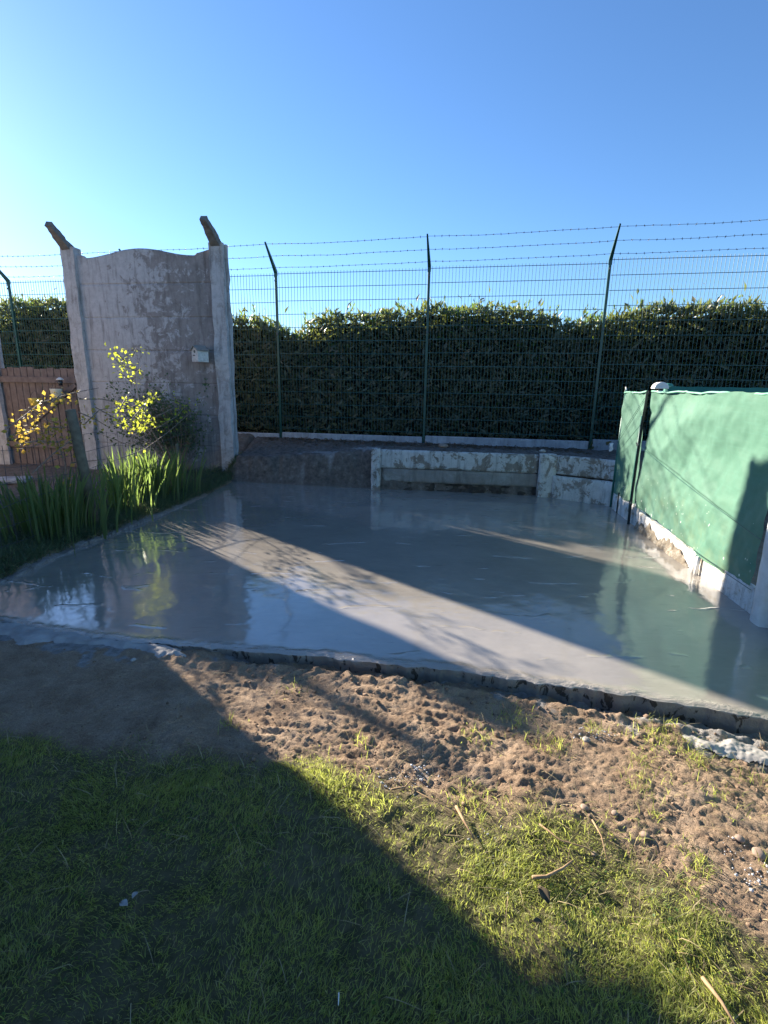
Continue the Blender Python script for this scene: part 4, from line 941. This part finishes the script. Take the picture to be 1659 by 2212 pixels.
# leaf litter on the bank
n = 4200; gx = rng.uniform(-2.2, 3.2, n); gy = np.interp(gx, [-2.2, 3.2], [8.72*KF, 7.66*KF])-rng.exponential(.35, n)-.05; keep = gy > yback(gx)+.25; gx, gy = gx[keep], gy[keep]; n = len(gx)
Ls = rng.uniform(.02, .05, n); o = leaves('leaf_litter', np.stack([gx, gy, height(gx, gy)+.012], 1), rng.normal(0, 1, (n, 3))*np.array([1, 1, .25]), rng.normal(0, .3, (n, 3))+np.array([0, 0, 1]), Ls, Ls*.5, leafmat('dead_leaf', [(.10, .055, .035), (.16, .10, .06), (.07, .06, .03), (.2, .15, .1)], .1, .8, (.2, .1, .05))); tag(o, 'dead leaves scattered on the bank below the hedge', 'leaf litter', kind='stuff')

# ------------------------------------------------------------------ sticks, stones and bits in the foreground
def stick(pts, r_, label, mat='stick', z=-.03, name='twig', cat='twig'):
    P_ = [];
    for k, (x, y) in enumerate(pts):
        q = gp(x, y, z); q.z = float(height(np.array([q.x]), np.array([q.y]))[0])+r_+.018; P_.append(q)
    b = P_[0].copy(); o = MB().tube([q-b for q in P_], [r_*(1-.45*k/(len(P_)-1)) for k in range(len(P_))], 6).build(name, MAT[mat], None, True); o.location = b; tag(o, label, cat)
stick([(985, 1740), (1003, 1775), (1024, 1815)], .0055, 'straight brown stick where the soil meets the lawn')
stick([(1150, 1898), (1180, 1893), (1215, 1875), (1238, 1858)], .006, 'curved reddish brown stick on the sunlit lawn')
stick([(1165, 1780), (1210, 1812), (1265, 1830), (1305, 1848)], .003, 'long thin pale twig across the top of the lawn')
stick([(1280, 1765), (1300, 1800), (1312, 1850)], .003, 'thin upright brown twig crossing the long pale twig')
stick([(1520, 2100), (1560, 2160), (1590, 2212)], .0055, 'straight brown stick in the bottom right corner of the lawn')
stick([(287, 1606), (277, 1612), (269, 1622), (267, 1633), (271, 1643), (277, 1650), (283, 1660)], .0022, 'pale curved twig on the shaded soil at left')
stick([(1000, 1755), (940, 1730), (900, 1712)], .002, 'thin straw coloured twig on the soil above the lawn edge')
stick([(1085, 1515), (1100, 1540), (1095, 1555)], .0025, 'small hooked twig at the foot of the slab')
stick([(845, 1710), (875, 1700), (890, 1682)], .004, 'reddish root stub beside the grey ash patch')
stick([(732, 2163), (731, 2185)], .002, 'short white stalk in the shaded lawn at the bottom', 'white')
rocks = [(1640, 1830, .028, 'stone', 'round pinkish stone by the right edge'), (1600, 1800, .02, 'stone', 'smaller pinkish stone left of the round one by the right edge'), (1395, 1790, .020, 'stone', 'dark topped stone at the right end of the lawn edge'), (958, 1645, .016, 'clod', 'dark flat stone on the sunlit soil'), (1065, 1690, .018, 'clod', 'upright dark clod on the soil right of the flat stone'), (1265, 1735 + 0, .022, 'stone', 'pink brick chip half buried at the lawn edge'), (1330, 1745, .016, 'stone', 'pale stone chip beside the brick chip'), (1075, 1578, .02, 'clod', 'dark clod below the slab middle'), (288, 1425, .020, 'lump', 'whitish cement lump on the soil at the left front of the slab'), (1268, 1590, .022, 'lump', 'crumbled pale cement lump at the right foot of the slab'), (1285, 1838, .012, 'stone', 'small round stone in the lawn')]
for i, (x, y, r_, mt, lb) in enumerate(rocks):
    q = gp(x, y, -.04 if x > 400 else -.01); q.z = float(height(np.array([q.x]), np.array([q.y]))[0])+r_*.3; rock('stone' if mt != 'clod' else 'clod', q, r_, 60+i, MAT[mt], .6, lb, 'stone' if mt == 'stone' else 'clod' if mt == 'clod' else 'cement lump')
# pale ash flecks
n = 240; ctr = [(gp(855, 1690, -.04), .06, .035), (gp(905, 1665, -.04), .035, .03), (gp(1290, 1578, -.04), .05, .02), (gp(1640, 1870, -.04), .04, .05), (gp(1050, 1830, -.04), .04, .05)]
k = rng.integers(0, 5, n); gx = np.array([ctr[i][0].x for i in k])+rng.normal(0, 1, n)*np.array([ctr[i][1] for i in k]); gy = np.array([ctr[i][0].y for i in k])+rng.normal(0, 1, n)*np.array([ctr[i][2] for i in k])
sz = np.minimum(.007, rng.exponential(.0018, n)+.0014); vtx = ico[None]*(sz[:, None, None])*rng.uniform(.55, 1.3, (n, 9, 3))+np.stack([gx, gy, height(gx, gy)+sz*.4+.004], 1)[:, None]
o = big('ash_flecks', vtx.reshape(-1, 3), (np.arange(n)[:, None, None]*9+icf[None]).reshape(-1, 3), simple('pale_ash', (.30, .31, .33), (.5, .5, .52), 60, .9)); tag(o, 'pale grey ash crumbs in small patches on the soil', 'ash', kind='stuff')
# dead leaf on the lawn
for i, (x, y, lb) in enumerate(((1172, 1940, 'curled brown dead leaf on the sunlit lawn'), (1160, 2000, 'small reddish dead leaf on the lawn below the curled brown one'), (295, 1960, 'pale crumpled petal on the shaded lawn, right of the other'), (272, 1980, 'pale crumpled petal on the shaded lawn, left of the other'))):
    q = gp(x, y, -.03); q.z = float(height(np.array([q.x]), np.array([q.y]))[0])+.03
    mt_ = bpy.data.materials['dead_leaf'] if i < 2 else MAT['lump']
    v = []; nn = 8; s_ = (.022, .012, .010, .013)[i]
    for a_ in range(nn+1):
        u = a_/nn; wd = s_*.75*math.sin(math.pi*min(.97, u*.95+.03))
        for b_ in (-1, -.5, 0, .5, 1): v.append((b_*wd, (u-.5)*2.2*s_, .4*s_*abs(b_)**1.5+.3*s_*math.sin(u*3)))
    q0 = (np.arange(nn)[:, None]*5+np.arange(4)[None]).ravel()
    o = big('dead_leaf' if i < 2 else 'fallen_petal', v, np.stack([q0, q0+1, q0+6, q0+5], 1), mt_, None, True); o.location = q; o.rotation_euler = (.2, .1, i*1.3+.4); o.modifiers.new('s', 'SOLIDIFY').thickness = .001; tag(o, lb, 'dead leaf' if i < 2 else 'petal')

# ------------------------------------------------------------------ house left of the picture: only its shadow is seen
hc = Vector((-4.52, 5.6, 0)); hs_ = thing('house', 'rendered house beyond the left edge whose shadow covers the lower left lawn', 'house', hc)
Wd_, Dp = 7.0, 9.0; eh = 2.37
wl = MB(); wl.box((-Wd_/2, -Dp/2, eh/2-.2), (Wd_, Dp, eh+.4)).build('wall', MAT['house'], hs_)
rf = MB(); v = [(.30, .08, eh), (.30, -Dp-.35, eh), (-Wd_-.35, -Dp-.35, eh), (-Wd_-.35, .08, eh), (-Wd_/2, .08, eh+.9), (-Wd_/2, -Dp-.35, eh+.9)]
rf.add(v, [(0, 1, 5, 4), (2, 3, 4, 5), (0, 4, 3), (1, 2, 5), (0, 3, 2, 1)]).build('roof', MAT['roof'], hs_)
for y_ in (-2.5, -6): 
    wo = MB().box((.02, y_, 1.4), (.06, 1.3, 1.1)).build('window', MAT['white'], hs_); MB().box((.055, y_, 1.4), (.012, 1.14, .94)).build('pane', MAT['glass'], wo)
